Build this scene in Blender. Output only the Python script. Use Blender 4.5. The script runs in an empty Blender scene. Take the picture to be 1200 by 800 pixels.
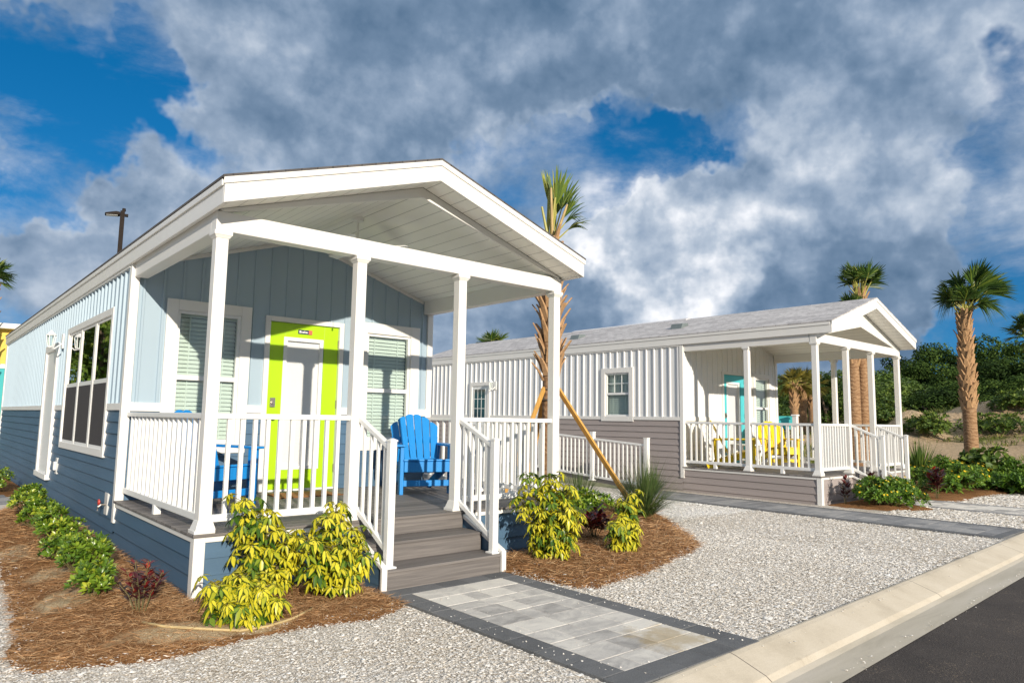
import bpy, bmesh, math, random
import numpy as np
from mathutils import Vector, Matrix
R = math.radians
rng = np.random.default_rng(7)
random.seed(7)
scene = bpy.context.scene
COL = scene.collection

# ------------------------------------------------------------------ camera
CAM = Vector((-1.7386, -5.6197, 1.3885)); FPX = 817.94
YAW, PITCH, ROLL = R(40.751), R(6.357), R(0.894)
FW = Vector((math.sin(YAW)*math.cos(PITCH), math.cos(YAW)*math.cos(PITCH), math.sin(PITCH)))
RT0 = Vector((math.cos(YAW), -math.sin(YAW), 0)); UP0 = RT0.cross(FW)
RT = RT0*math.cos(ROLL) + UP0*math.sin(ROLL); UP = UP0*math.cos(ROLL) - RT0*math.sin(ROLL)
cd = bpy.data.cameras.new("camera"); cam = bpy.data.objects.new("camera", cd); COL.objects.link(cam)
cd.sensor_width = 36.0; cd.sensor_fit = 'HORIZONTAL'; cd.lens = FPX/1200*36
cd.clip_start = 0.05; cd.clip_end = 3000
M = Matrix((RT, UP, -FW)).transposed().to_4x4(); M.translation = CAM
cam.matrix_world = M
scene.camera = cam

# ------------------------------------------------------------------ light
SUN_EL, SUN_AZ = R(16.0), math.atan2(-0.748, -2.65)      # azimuth clockwise from +Y
SUND = Vector((math.sin(SUN_AZ)*math.cos(SUN_EL), math.cos(SUN_AZ)*math.cos(SUN_EL), math.sin(SUN_EL)))
ld = bpy.data.lights.new("sun", 'SUN'); ld.energy = 4.0; ld.angle = R(0.53); ld.color = (1.0, 0.90, 0.76)
lo = bpy.data.objects.new("sun", ld); COL.objects.link(lo)
lo.rotation_euler = SUND.to_track_quat('Z', 'Y').to_euler()
vs = scene.view_settings
scene.display_settings.display_device = 'sRGB'
vs.view_transform = 'Standard'; vs.look = 'None'; vs.exposure = 0.36; vs.gamma = 1.0; vs.use_curve_mapping = False
scene.cycles.max_bounces = 8; scene.cycles.diffuse_bounces = 4; scene.cycles.glossy_bounces = 3
scene.cycles.transmission_bounces = 4; scene.cycles.transparent_max_bounces = 12
scene.cycles.caustics_reflective = False; scene.cycles.caustics_refractive = False
scene.cycles.use_denoising = True

# ------------------------------------------------------------------ sky
SKY_STRENGTH = 0.13
def build_world():
    w = bpy.data.worlds.new("World"); scene.world = w; w.use_nodes = True
    nt = w.node_tree; N = nt.nodes; N.clear(); L = nt.links
    out = N.new('ShaderNodeOutputWorld'); bg = N.new('ShaderNodeBackground'); L.new(bg.outputs[0], out.inputs[0])
    bg.inputs[1].default_value = SKY_STRENGTH
    sky = N.new('ShaderNodeTexSky'); sky.sky_type = 'NISHITA'; sky.sun_disc = False
    sky.sun_elevation = SUN_EL; sky.sun_rotation = SUN_AZ % (2*math.pi)
    sky.altitude = 0; sky.air_density = 1.0; sky.dust_density = 0.3; sky.ozone_density = 4.0
    tc = N.new('ShaderNodeTexCoord')
    def math_(op, a, b=None, clamp=False):
        n = N.new('ShaderNodeMath'); n.operation = op; n.use_clamp = clamp
        for i, v in enumerate((a, b)):
            if v is None: continue
            if isinstance(v, (int, float)): n.inputs[i].default_value = v
            else: L.new(v, n.inputs[i])
        return n.outputs[0]
    def mapr(v, a, b, c, d, kind='SMOOTHSTEP'):
        n = N.new('ShaderNodeMapRange'); n.interpolation_type = kind; n.clamp = True
        L.new(v, n.inputs[0])
        for i, x in enumerate((a, b, c, d)): n.inputs[i+1].default_value = x
        return n.outputs[0]
    nrm = N.new('ShaderNodeVectorMath'); nrm.operation = 'NORMALIZE'; L.new(tc.outputs['Generated'], nrm.inputs[0])
    D = nrm.outputs[0]
    lift = N.new('ShaderNodeVectorMath'); lift.operation = 'MULTIPLY_ADD'; L.new(D, lift.inputs[0]); lift.inputs[1].default_value = (1, 1, .85); lift.inputs[2].default_value = (0, 0, .16)
    ln = N.new('ShaderNodeVectorMath'); ln.operation = 'NORMALIZE'; L.new(lift.outputs[0], ln.inputs[0]); L.new(ln.outputs[0], sky.inputs[0])
    sep = N.new('ShaderNodeSeparateXYZ'); L.new(D, sep.inputs[0])
    zz = math_('ADD', math_('MAXIMUM', sep.outputs[2], 0.0), 0.34)
    cmb = N.new('ShaderNodeCombineXYZ')
    L.new(math_('DIVIDE', sep.outputs[0], zz), cmb.inputs[0]); L.new(math_('DIVIDE', sep.outputs[1], zz), cmb.inputs[1])
    cmb.inputs[2].default_value = 3.3
    P = cmb.outputs[0]
    def noise(vec, scale, det, rough, dist=0.0, off=(0,0,0)):
        m = N.new('ShaderNodeMapping'); L.new(vec, m.inputs[0]); m.inputs['Location'].default_value = off
        n = N.new('ShaderNodeTexNoise'); n.inputs['Scale'].default_value = scale; n.inputs['Detail'].default_value = det
        n.inputs['Roughness'].default_value = rough; n.inputs['Distortion'].default_value = dist
        L.new(m.outputs[0], n.inputs['Vector']); return n.outputs[0]
    # warped direction for the cloud banks
    wn = N.new('ShaderNodeTexNoise'); wn.inputs['Scale'].default_value = 5.0; wn.inputs['Detail'].default_value = 5
    L.new(D, wn.inputs['Vector'])
    wn.inputs['Roughness'].default_value = 0.62; wv = N.new('ShaderNodeVectorMath'); wv.operation = 'SUBTRACT'; L.new(wn.outputs['Color'], wv.inputs[0]); wv.inputs[1].default_value = (.5, .5, .5)
    ws = N.new('ShaderNodeVectorMath'); ws.operation = 'SCALE'; L.new(wv.outputs[0], ws.inputs[0]); ws.inputs['Scale'].default_value = 0.30
    wa = N.new('ShaderNodeVectorMath'); wa.operation = 'ADD'; L.new(D, wa.inputs[0]); L.new(ws.outputs[0], wa.inputs[1])
    wd = N.new('ShaderNodeVectorMath'); wd.operation = 'NORMALIZE'; L.new(wa.outputs[0], wd.inputs[0]); DW = wd.outputs[0]
    def blob(az, el, r):
        d = Vector((math.sin(R(az))*math.cos(R(el)), math.cos(R(az))*math.cos(R(el)), math.sin(R(el))))
        n = N.new('ShaderNodeVectorMath'); n.operation = 'DOT_PRODUCT'; L.new(DW, n.inputs[0]); n.inputs[1].default_value = d
        return mapr(n.outputs['Value'], math.cos(R(r)), 1.0, 0.0, 1.0)
    # cloud banks: azimuth, elevation, radius (degrees), density, brightness
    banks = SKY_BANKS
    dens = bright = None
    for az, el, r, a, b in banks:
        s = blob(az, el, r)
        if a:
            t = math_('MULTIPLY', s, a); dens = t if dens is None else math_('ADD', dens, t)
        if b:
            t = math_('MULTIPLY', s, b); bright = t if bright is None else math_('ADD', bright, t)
    n1 = noise(P, 1.05, 9, 0.58, 0.0)
    n1s = noise(P, 1.05, 5, 0.58, 0.0, (SUND.x*-0.10, SUND.y*-0.10 , 0.0))
    n2 = noise(P, 2.6, 8, 0.60, 0.0, (4.1, 2.2, 0))
    n3 = noise(D, 3.0, 6, 0.55, 0.0, (1.7, 0.3, 2.0))
    n4 = noise(D, 8.5, 10, 0.56, 0.0, (3.7, 1.3, 2.6)); n4s = noise(D, 8.5, 5, 0.56, 0.0, (3.7-.022, 1.3-.012, 2.6+.030))
    d0 = math_('ADD', math_('ADD', math_('MULTIPLY', n1, 0.80), math_('ADD', math_('MULTIPLY', n2, 0.26), math_('MULTIPLY', n4, 0.38))), dens)
    alpha = mapr(d0, 0.54, 0.96, 0.0, 1.0)
    nw = noise(P, 1.7, 10, 0.64, 0.3, (7.3, 1.1, 3.0)); alpha = math_('MAXIMUM', alpha, mapr(math_('ADD', nw, math_('MULTIPLY', dens, 0.12)), 0.40, 0.66, 0.0, 0.85))
    relief = math_('MULTIPLY', math_('SUBTRACT', n1, n1s), 1.5)
    br = math_('ADD', math_('ADD', bright, relief), math_('ADD', math_('MULTIPLY', n2, 0.55), math_('MULTIPLY', n3, 0.75)))
    # thin edges of a cloud let light through, thick cores are dark
    core = mapr(d0, 0.68, 1.20, 0.0, 1.0)
    br = math_('SUBTRACT', br, math_('SUBTRACT', math_('MULTIPLY', core, 0.22), 0.14))
    vo = N.new('ShaderNodeTexVoronoi'); vo.feature = 'F1'; vo.inputs['Scale'].default_value = 13.0; vo.inputs['Detail'].default_value = 2.0; vo.inputs['Roughness'].default_value = 0.6
    pw = N.new('ShaderNodeVectorMath'); pw.operation = 'MULTIPLY_ADD'; L.new(wn.outputs['Color'], pw.inputs[0]); pw.inputs[1].default_value = (.12, .12, .12); L.new(D, pw.inputs[2]); L.new(pw.outputs[0], vo.inputs['Vector'])
    puff = math_('SUBTRACT', 0.62, vo.outputs['Distance'])
    br = math_('ADD', br, math_('MULTIPLY', puff, 0.26))
    br = math_('ADD', math_('MULTIPLY', br, 0.80), math_('MULTIPLY', math_('SUBTRACT', n4, n4s), 0.95))
    br = math_('ADD', math_('MULTIPLY', br, 1.02), 0.030)
    ramp = N.new('ShaderNodeValToRGB'); L.new(br, ramp.inputs[0]); cr = ramp.color_ramp
    k = 1.0/SKY_STRENGTH
    stops = [(0.10, (0.080, 0.142, 0.232)), (0.34, (0.140, 0.210, 0.312)), (0.52, (0.235, 0.308, 0.415)), (0.70, (0.40, 0.462, 0.550)), (0.98, (0.86, 0.86, 0.88))]
    while len(cr.elements) < len(stops): cr.elements.new(0.5)
    for e, (p, c) in zip(cr.elements, stops): e.position = p; e.color = (*c, 1)
    csc = N.new('ShaderNodeVectorMath'); csc.operation = 'SCALE'; L.new(ramp.outputs[0], csc.inputs[0]); csc.inputs['Scale'].default_value = k
    hs = N.new('ShaderNodeHueSaturation'); L.new(sky.outputs[0], hs.inputs['Color']); hs.inputs['Saturation'].default_value = 1.30; hs.inputs['Value'].default_value = 0.70
    hs.inputs['Hue'].default_value = 0.497
    mix = N.new('ShaderNodeMix'); mix.data_type = 'RGBA'; L.new(alpha, mix.inputs[0]); L.new(hs.outputs[0], mix.inputs[6]); L.new(csc.outputs[0], mix.inputs[7])
    L.new(mix.outputs[2], bg.inputs[0])
SKY_BANKS = [
    # the big slate bank across the top
    (30, 30, 16, .22, -.02), (40, 34, 20, .22, -.06), (52, 31, 18, .28, -.08), (64, 28, 16, .26, -.02), (74, 24, 13, .22, .02), (40, 25, 12, .16, .0), (58, 25, 10, .18, .02), (22, 27, 9, .14, .04),
    # blue gaps
    (6.5, 21.0, 5.5, -.56, 0), (5, 15.5, 4.5, -.46, 0), (12, 21.5, 5, -.46, 0), (2, 27, 4, -.3, 0), (15, 17, 3, -.2, 0), (13, 17.5, 3.5, -.25, 0), (38, 19.5, 6, -.60, 0), (45, 19, 6.5, -.70, 0), (51, 22, 6, -.66, 0), (57, 22.5, 5, -.50, 0), (62, 20.5, 3.5, -.28, 0), (34, 16, 3.5, -.2, 0), (75, 8, 5.5, -.55, 0), (77, 15, 4, -.25, 0), (68, 19.5, 3, -.3, 0), (71.5, 5.0, 4, -.4, 0), (77, 21, 4, -.4, 0), (64, 19, 3, -.2, 0),
    (3, 31, 9, .34, .02), (2, 25.5, 4, .12, .04), (3.5, 18.3, 3.0, .20, .16), (12, 10, 8, .24, .10), (5, 8, 5, .14, .06), (36, 9, 6, .24, .14),
    # wisps on the side of the blue cottage
    (10, 17.5, 6, .14, .06), (16, 23, 8, .12, .06), (14, 13, 8, .22, .06), (4, 11, 6, .16, .04), (24, 22, 9, .22, .0),
    # the lit cumulus over the white cottage and the dark base below it
    (48, 13.5, 7, .30, .20), (54, 12.5, 7, .34, .26), (60, 14, 7, .30, .16), (52, 9.5, 5, .34, .26), (58, 9.0, 4, .30, .26), (64, 17, 8, .26, .16), (70, 14, 7, .26, .06), (44, 12, 6, .22, .04),
    (66, 9.5, 7, .36, -.16), (72, 12, 6, .24, -.12), (48, 6.0, 6, .36, -.18), (56, 5.2, 5, .34, -.16), (40, 6, 6, .28, -.06), (63, 4, 6, .30, -.12), (33, 8, 7, .2, .06), (72, 1.5, 5, .2, -.08),
    # unseen cloud banks behind the camera and overhead, added as fill light
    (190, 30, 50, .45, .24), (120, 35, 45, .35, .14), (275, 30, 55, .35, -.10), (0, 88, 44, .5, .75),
]
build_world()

# ------------------------------------------------------------------ material helpers
def new_mat(name):
    m = bpy.data.materials.new(name); m.use_nodes = True
    nt = m.node_tree; b = nt.nodes['Principled BSDF']; return m, nt, b
def _tex(nt, coord='Object', scale=(1,1,1), rot=(0,0,0)):
    tc = nt.nodes.new('ShaderNodeTexCoord'); mp = nt.nodes.new('ShaderNodeMapping')
    nt.links.new(tc.outputs[coord], mp.inputs[0]); mp.inputs['Scale'].default_value = scale; mp.inputs['Rotation'].default_value = rot
    return mp.outputs[0]
def _noise(nt, vec, scale, det=4, rough=.55, dist=0):
    n = nt.nodes.new('ShaderNodeTexNoise'); nt.links.new(vec, n.inputs['Vector'])
    n.inputs['Scale'].default_value = scale; n.inputs['Detail'].default_value = det; n.inputs['Roughness'].default_value = rough; n.inputs['Distortion'].default_value = dist
    return n.outputs[0]
def _ramp(nt, fac, stops, interp='LINEAR'):
    r = nt.nodes.new('ShaderNodeValToRGB'); nt.links.new(fac, r.inputs[0]); cr = r.color_ramp; cr.interpolation = interp
    while len(cr.elements) < len(stops): cr.elements.new(.5)
    for e, (p, c) in zip(cr.elements, stops): e.position = p; e.color = (*c, 1)
    return r.outputs[0]
def _mixc(nt, fac, a, b, mode='MIX'):
    m = nt.nodes.new('ShaderNodeMix'); m.data_type = 'RGBA'; m.blend_type = mode
    for i, v in ((0, fac), (6, a), (7, b)):
        if isinstance(v, (int, float)): m.inputs[i].default_value = v
        elif isinstance(v, tuple): m.inputs[i].default_value = (*v, 1)
        else: nt.links.new(v, m.inputs[i])
    return m.outputs[2]
def _math(nt, op, a, b=None, c=None):
    n = nt.nodes.new('ShaderNodeMath'); n.operation = op
    for i, v in enumerate((a, b, c)):
        if v is None: continue
        if isinstance(v, (int, float)): n.inputs[i].default_value = v
        else: nt.links.new(v, n.inputs[i])
    return n.outputs[0]
def _bump(nt, b, h, strength, dist=.01):
    n = nt.nodes.new('ShaderNodeBump'); n.inputs['Strength'].default_value = strength; n.inputs['Distance'].default_value = dist
    nt.links.new(h, n.inputs['Height']); nt.links.new(n.outputs[0], b.inputs['Normal'])
def sc(c, k): return tuple(min(1, x*k) for x in c)

def paint(name, col, rough=.45, var=.06, scale=3.0, stretch=(1,1,1), grime=.0, spec=.4):
    m, nt, b = new_mat(name)
    v = _tex(nt, 'Object', stretch)
    n = _noise(nt, v, scale, 5, .6)
    c = _ramp(nt, n, [(.3, sc(col, 1-var)), (.7, sc(col, 1+var))])
    if grime:
        n2 = _noise(nt, _tex(nt, 'Object'), 9.0, 6, .7)
        f = nt.nodes.new('ShaderNodeMapRange'); nt.links.new(n2, f.inputs[0]); f.inputs[1].default_value = .52; f.inputs[2].default_value = .75; f.inputs[4].default_value = grime
        c = _mixc(nt, f.outputs[0], c, sc(col, .62))
    nt.links.new(c, b.inputs['Base Color']); b.inputs['Roughness'].default_value = rough; b.inputs['Specular IOR Level'].default_value = spec
    n3 = _noise(nt, v, 60, 3, .6); _bump(nt, b, n3, .08, .004)
    return m
def grooved(name, col, axis, pitch, rough=.5):
    """painted soffit panels with narrow V-grooves along one axis"""
    m, nt, b = new_mat(name)
    tc = nt.nodes.new('ShaderNodeTexCoord'); s = nt.nodes.new('ShaderNodeSeparateXYZ'); nt.links.new(tc.outputs['Object'], s.inputs[0])
    f = _math(nt, 'FRACT', _math(nt, 'DIVIDE', s.outputs[axis], pitch))
    g = _math(nt, 'LESS_THAN', f, .055)
    n = _noise(nt, tc.outputs['Object'], 2.0, 4)
    c0 = _ramp(nt, n, [(.3, sc(col, .95)), (.7, sc(col, 1.03))])
    c = _mixc(nt, g, c0, sc(col, .55)); nt.links.new(c, b.inputs['Base Color']); b.inputs['Roughness'].default_value = rough
    h = _math(nt, 'MULTIPLY', g, -1.0); _bump(nt, b, h, .6, .006)
    return m
def foliage(name, stops, rough=.45, trans=.25, variegate=None, spec=.35):
    """leaf colour from the per-leaf 'tint' attribute; variegate = margin colour"""
    m, nt, b = new_mat(name)
    a = nt.nodes.new('ShaderNodeAttribute'); a.attribute_name = 'tint'
    c = _ramp(nt, a.outputs['Fac'], stops)
    if variegate:
        uv = nt.nodes.new('ShaderNodeUVMap'); s = nt.nodes.new('ShaderNodeSeparateXYZ'); nt.links.new(uv.outputs[0], s.inputs[0])
        e = _math(nt, 'ABSOLUTE', _math(nt, 'SUBTRACT', s.outputs[0], .5))
        n = _noise(nt, _tex(nt, 'Object'), 30, 3)
        e2 = _math(nt, 'ADD', e, _math(nt, 'MULTIPLY', _math(nt, 'SUBTRACT', n, .5), .35))
        f = nt.nodes.new('ShaderNodeMapRange'); nt.links.new(e2, f.inputs[0]); f.inputs[1].default_value = .30; f.inputs[2].default_value = .44
        c = _mixc(nt, f.outputs[0], c, variegate)
    nt.links.new(c, b.inputs['Base Color']); b.inputs['Roughness'].default_value = rough; b.inputs['Specular IOR Level'].default_value = spec
    if trans:
        t = nt.nodes.new('ShaderNodeBsdfTranslucent'); nt.links.new(c, t.inputs[0])
        mx = nt.nodes.new('ShaderNodeMixShader'); mx.inputs[0].default_value = trans
        o = nt.nodes['Material Output']; nt.links.new(b.outputs[0], mx.inputs[1]); nt.links.new(t.outputs[0], mx.inputs[2]); nt.links.new(mx.outputs[0], o.inputs[0])
    return m

MT = {}
MT['white'] = paint('white_trim_paint', (.80, .785, .75), .4, .02, 1.5)
MT['white_vinyl'] = paint('white_vinyl', (.82, .82, .80), .35, .02, 2)
MT['blue_siding'] = paint('pale_blue_siding', (.360, .462, .540), .5, .04, 1.2, (1, 1, .2))
MT['navy_lap'] = paint('slate_blue_lap', (.072, .140, .222), .5, .10, 2.0, (.3, .3, 3))
MT['white_siding'] = paint('white_siding', (.80, .80, .79), .5, .03, 1.2, (1, 1, .2))
MT['grey_lap'] = paint('warm_grey_lap', (.36, .315, .30), .5, .06, 2.0, (.3, .3, 3))
MT['lime'] = paint('lime_door_paint', (.42, .70, .012), .35, .03, 2)
MT['aqua'] = paint('aqua_door_paint', (.08, .52, .58), .35, .03, 2)
MT['door_white'] = paint('white_door_inset', (.84, .85, .84), .3, .02, 2)
MT['chair_blue'] = paint('blue_poly_lumber', (.012, .24, .64), .38, .08, 6, (8, 1, 1))
MT['chair_yellow'] = paint('yellow_poly_lumber', (.86, .60, .012), .38, .06, 6, (8, 1, 1))
MT['soffit'] = grooved('grooved_soffit', (.92, .91, .85), 0, .150)
MT['metal'] = paint('brushed_nickel', (.42, .38, .33), .35, .1, 8); MT['metal'].node_tree.nodes['Principled BSDF'].inputs['Metallic'].default_value = .9
MT['dark_metal'] = paint('bronze_metal', (.026, .020, .017), .75, .15, 8, (1, 1, 1), 0, .12)
MT['dark'] = paint('dark_interior', (.03, .03, .033), .9, .05, 3)
MT['red'] = paint('red_valve', (.55, .05, .04), .4, .05, 3)
MT['concrete'] = paint('pale_concrete', (.50, .46, .40), .85, .10, 5, (1, 1, 1), .35, .2)
MT['stake'] = paint('raw_pine_stake', (.60, .33, .08), .7, .18, 5, (8, 8, .6), .15)
MT['wire'] = paint('tie_strap', (.10, .08, .06), .7, .1, 4)
MT['blind'] = paint('white_blind', (.80, .82, .80), .5, .03, 3)
MT['hose'] = paint('tan_drip_tube', (.52, .40, .20), .6, .08, 6)
MT['pvc'] = paint('grey_plate', (.62, .62, .60), .5, .03, 3)

def m_glass(name, tint, refl=1.0):
    m, nt, b = new_mat(name); nt.nodes.remove(b); o = nt.nodes['Material Output']
    tr = nt.nodes.new('ShaderNodeBsdfTransparent'); tr.inputs[0].default_value = (*tint, 1)
    gl = nt.nodes.new('ShaderNodeBsdfGlossy'); gl.inputs['Roughness'].default_value = .015
    n = _noise(nt, _tex(nt, 'Object'), 1.6, 2); bp = nt.nodes.new('ShaderNodeBump'); bp.inputs['Strength'].default_value = .06; bp.inputs['Distance'].default_value = .02
    nt.links.new(n, bp.inputs['Height']); nt.links.new(bp.outputs[0], gl.inputs['Normal'])
    fr = nt.nodes.new('ShaderNodeFresnel'); fr.inputs[0].default_value = 1.52
    ge = nt.nodes.new('ShaderNodeNewGeometry')
    f = _math(nt, 'MULTIPLY', _math(nt, 'MINIMUM', _math(nt, 'MULTIPLY', fr.outputs[0], 1.7*refl), 1.0), _math(nt, 'SUBTRACT', 1.0, ge.outputs['Backfacing']))
    mx = nt.nodes.new('ShaderNodeMixShader'); nt.links.new(f, mx.inputs[0]); nt.links.new(tr.outputs[0], mx.inputs[1]); nt.links.new(gl.outputs[0], mx.inputs[2]); nt.links.new(mx.outputs[0], o.inputs[0])
    return m
MT['glass'] = m_glass('window_glass', (.90, .945, .925), .9)
MT['clear_glass'] = m_glass('clear_door_glass', (.99, .99, .99), .6)
MT['tint_glass'] = m_glass('tinted_glass', (.60, .66, .64), 2.2)
def m_screen():
    m, nt, b = new_mat('insect_screen')
    b.inputs['Base Color'].default_value = (.045, .04, .042, 1); b.inputs['Roughness'].default_value = .75
    n = _noise(nt, _tex(nt, 'Object'), 700, 2); _bump(nt, b, n, .3, .002); return m
MT['screen'] = m_screen()

def m_deck():
    m, nt, b = new_mat('composite_decking')
    tc = nt.nodes.new('ShaderNodeTexCoord'); s = nt.nodes.new('ShaderNodeSeparateXYZ'); nt.links.new(tc.outputs['Object'], s.inputs[0])
    q = _math(nt, 'DIVIDE', s.outputs[1], .1405); fr = _math(nt, 'FRACT', q); idx = _math(nt, 'FLOOR', q)
    gap = _math(nt, 'LESS_THAN', fr, .045)
    wn = nt.nodes.new('ShaderNodeTexWhiteNoise'); wn.noise_dimensions = '1D'; nt.links.new(idx, wn.inputs['W'])
    st = _noise(nt, _tex(nt, 'Object', (.7, 22, 22)), 1.6, 7, .65, .4)
    st2 = _noise(nt, _tex(nt, 'Object', (2.5, 90, 90)), 1.0, 4, .6)
    t = _math(nt, 'ADD', _math(nt, 'ADD', _math(nt, 'MULTIPLY', st, .7), _math(nt, 'MULTIPLY', st2, .2)), _math(nt, 'MULTIPLY', wn.outputs[0], .22))
    c = _ramp(nt, t, [(.30, (.105, .098, .094)), (.52, (.185, .168, .156)), (.72, (.285, .260, .240)), (.9, (.35, .325, .30))])
    c = _mixc(nt, gap, c, (.02, .018, .017)); nt.links.new(c, b.inputs['Base Color'])
    b.inputs['Roughness'].default_value = .62; b.inputs['Specular IOR Level'].default_value = .3
    h = _math(nt, 'SUBTRACT', _math(nt, 'MULTIPLY', st2, .25), gap); _bump(nt, b, h, .5, .004); return m
MT['deck'] = m_deck()
def m_riser():
    m, nt, b = new_mat('composite_riser')
    st = _noise(nt, _tex(nt, 'Object', (.7, 22, 26)), 1.6, 7, .65, .4); st2 = _noise(nt, _tex(nt, 'Object', (2.5, 90, 90)), 1.0, 4, .6)
    t = _math(nt, 'ADD', _math(nt, 'MULTIPLY', st, .75), _math(nt, 'MULTIPLY', st2, .25))
    c = _ramp(nt, t, [(.28, (.092, .084, .081)), (.50, (.160, .145, .136)), (.74, (.26, .235, .215))]); nt.links.new(c, b.inputs['Base Color'])
    b.inputs['Roughness'].default_value = .62; _bump(nt, b, st2, .3, .003); return m
MT['riser'] = m_riser()

def m_shingle(name, a, c2, dark):
    m, nt, b = new_mat(name)
    v = _tex(nt, 'Object', (1, 1, 1), (0, 0, R(90)))
    br = nt.nodes.new('ShaderNodeTexBrick'); nt.links.new(v, br.inputs['Vector'])
    br.inputs['Color1'].default_value = (*a, 1); br.inputs['Color2'].default_value = (*c2, 1); br.inputs['Mortar'].default_value = (*dark, 1)
    br.inputs['Scale'].default_value = 1.0; br.inputs['Mortar Size'].default_value = .006; br.inputs['Brick Width'].default_value = .24; br.inputs['Row Height'].default_value = .135
    br.offset = .37; br.inputs['Bias'].default_value = .1
    n = _noise(nt, _tex(nt, 'Object'), 14, 6, .7)
    c = _mixc(nt, .35, br.outputs['Color'], _ramp(nt, n, [(.3, sc(a, .72)), (.7, sc(c2, 1.15))]))
    nt.links.new(c, b.inputs['Base Color']); b.inputs['Roughness'].default_value = .9
    n2 = _noise(nt, _tex(nt, 'Object'), 120, 3); h = _math(nt, 'SUBTRACT', _math(nt, 'MULTIPLY', n2, .4), br.outputs['Fac']); _bump(nt, b, h, .8, .008); return m
MT['shingle_dark'] = m_shingle('brown_grey_shingle', (.075, .068, .066), (.12, .11, .105), (.04, .036, .034))
MT['shingle_pale'] = m_shingle('pale_grey_shingle', (.33, .315, .315), (.62, .595, .58), (.20, .19, .19))

# ------------------------------------------------------------------ mesh helpers
class MB:
    """collects shapes for ONE mesh"""
    def __init__(s): s.v = []; s.f = []
    def add(s, vs, fs):
        o = len(s.v); s.v += [tuple(v) for v in vs]; s.f += [tuple(i+o for i in f) for f in fs]; return s
    def box(s, x0, x1, y0, y1, z0, z1):
        vs = [(x0,y0,z0),(x1,y0,z0),(x1,y1,z0),(x0,y1,z0),(x0,y0,z1),(x1,y0,z1),(x1,y1,z1),(x0,y1,z1)]
        return s.add(vs, [(0,3,2,1),(4,5,6,7),(0,1,5,4),(1,2,6,5),(2,3,7,6),(3,0,4,7)])
    def frustum(s, cx, cy, z0, z1, a, b):
        vs = [(cx-a,cy-a,z0),(cx+a,cy-a,z0),(cx+a,cy+a,z0),(cx-a,cy+a,z0),(cx-b,cy-b,z1),(cx+b,cy-b,z1),(cx+b,cy+b,z1),(cx-b,cy+b,z1)]
        return s.add(vs, [(0,3,2,1),(4,5,6,7),(0,1,5,4),(1,2,6,5),(2,3,7,6),(3,0,4,7)])
    def bar(s, p, q, w, h, up=(0,0,1)):
        p, q = Vector(p), Vector(q); d = (q-p).normalized(); u = Vector(up)
        sd = d.cross(u).normalized(); u2 = sd.cross(d)
        vs = []
        for c in (p, q):
            for a, b in ((-1,-1),(1,-1),(1,1),(-1,1)): vs.append(c + sd*a*w/2 + u2*b*h/2)
        return s.add(vs, [(0,1,2,3),(7,6,5,4),(0,4,5,1),(1,5,6,2),(2,6,7,3),(3,7,4,0)])
    def prism(s, poly, axis, a, b):
        """polygon in the two other axes, extruded along axis from a to b"""
        n = len(poly)
        def P(u, v, w):
            return {0: (w,u,v), 1: (u,w,v), 2: (u,v,w)}[axis]
        vs = [P(u,v,a) for u,v in poly] + [P(u,v,b) for u,v in poly]
        fs = [tuple(range(n)), tuple(range(2*n-1, n-1, -1))] + [(i,(i+1)%n+0,(i+1)%n+n,i+n)[::-1] for i in range(n)]
        return s.add(vs, fs)
    def tube(s, pts, rad, n=10, cap=True):
        pts = [Vector(p) for p in pts]; k = len(pts)
        rad = [rad]*k if isinstance(rad, (int, float)) else rad
        vs = []; ref = Vector((0,0,1))
        for i, p in enumerate(pts):
            d = (pts[min(i+1,k-1)]-pts[max(i-1,0)]).normalized()
            r = ref if abs(d.dot(ref)) < .95 else Vector((1,0,0))
            a = d.cross(r).normalized(); b = d.cross(a)
            for j in range(n):
                t = 2*math.pi*j/n; vs.append(p + (a*math.cos(t)+b*math.sin(t))*rad[i])
        fs = [(i*n+j, i*n+(j+1)%n, (i+1)*n+(j+1)%n, (i+1)*n+j) for i in range(k-1) for j in range(n)]
        if cap: fs += [tuple(range(n))[::-1], tuple(range((k-1)*n, k*n))]
        return s.add(vs, fs)
    def build(s, name, mat, parent=None, bevel=0, smooth=False):
        me = bpy.data.meshes.new(name); me.from_pydata(s.v, [], s.f)
        bm = bmesh.new(); bm.from_mesh(me); bmesh.ops.recalc_face_normals(bm, faces=bm.faces); bm.to_mesh(me); bm.free()
        me.materials.append(mat)
        o = bpy.data.objects.new(name, me); COL.objects.link(o)
        if parent is not None: o.parent = parent
        if smooth: me.polygons.foreach_set('use_smooth', [True]*len(me.polygons))
        if bevel:
            b = o.modifiers.new('bevel', 'BEVEL'); b.width = bevel; b.segments = 2; b.limit_method = 'ANGLE'
        return o
def tag(o, label=None, cat=None, group=None, kind=None):
    if label: o['label'] = label
    if cat: o['category'] = cat
    if group: o['group'] = group
    if kind: o['kind'] = kind
    return o
def empty(name, loc, rz=0, label=None, cat=None, group=None):
    o = bpy.data.objects.new(name, None); COL.objects.link(o); o.location = loc; o.rotation_euler = (0,0,rz); o.empty_display_size = .2
    return tag(o, label, cat, group)
def copy_tree(o, parent=None):
    c = o.copy(); COL.objects.link(c); c.parent = parent
    for ch in [x for x in bpy.data.objects if x.parent is o]: copy_tree(ch, c)
    return c
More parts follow.
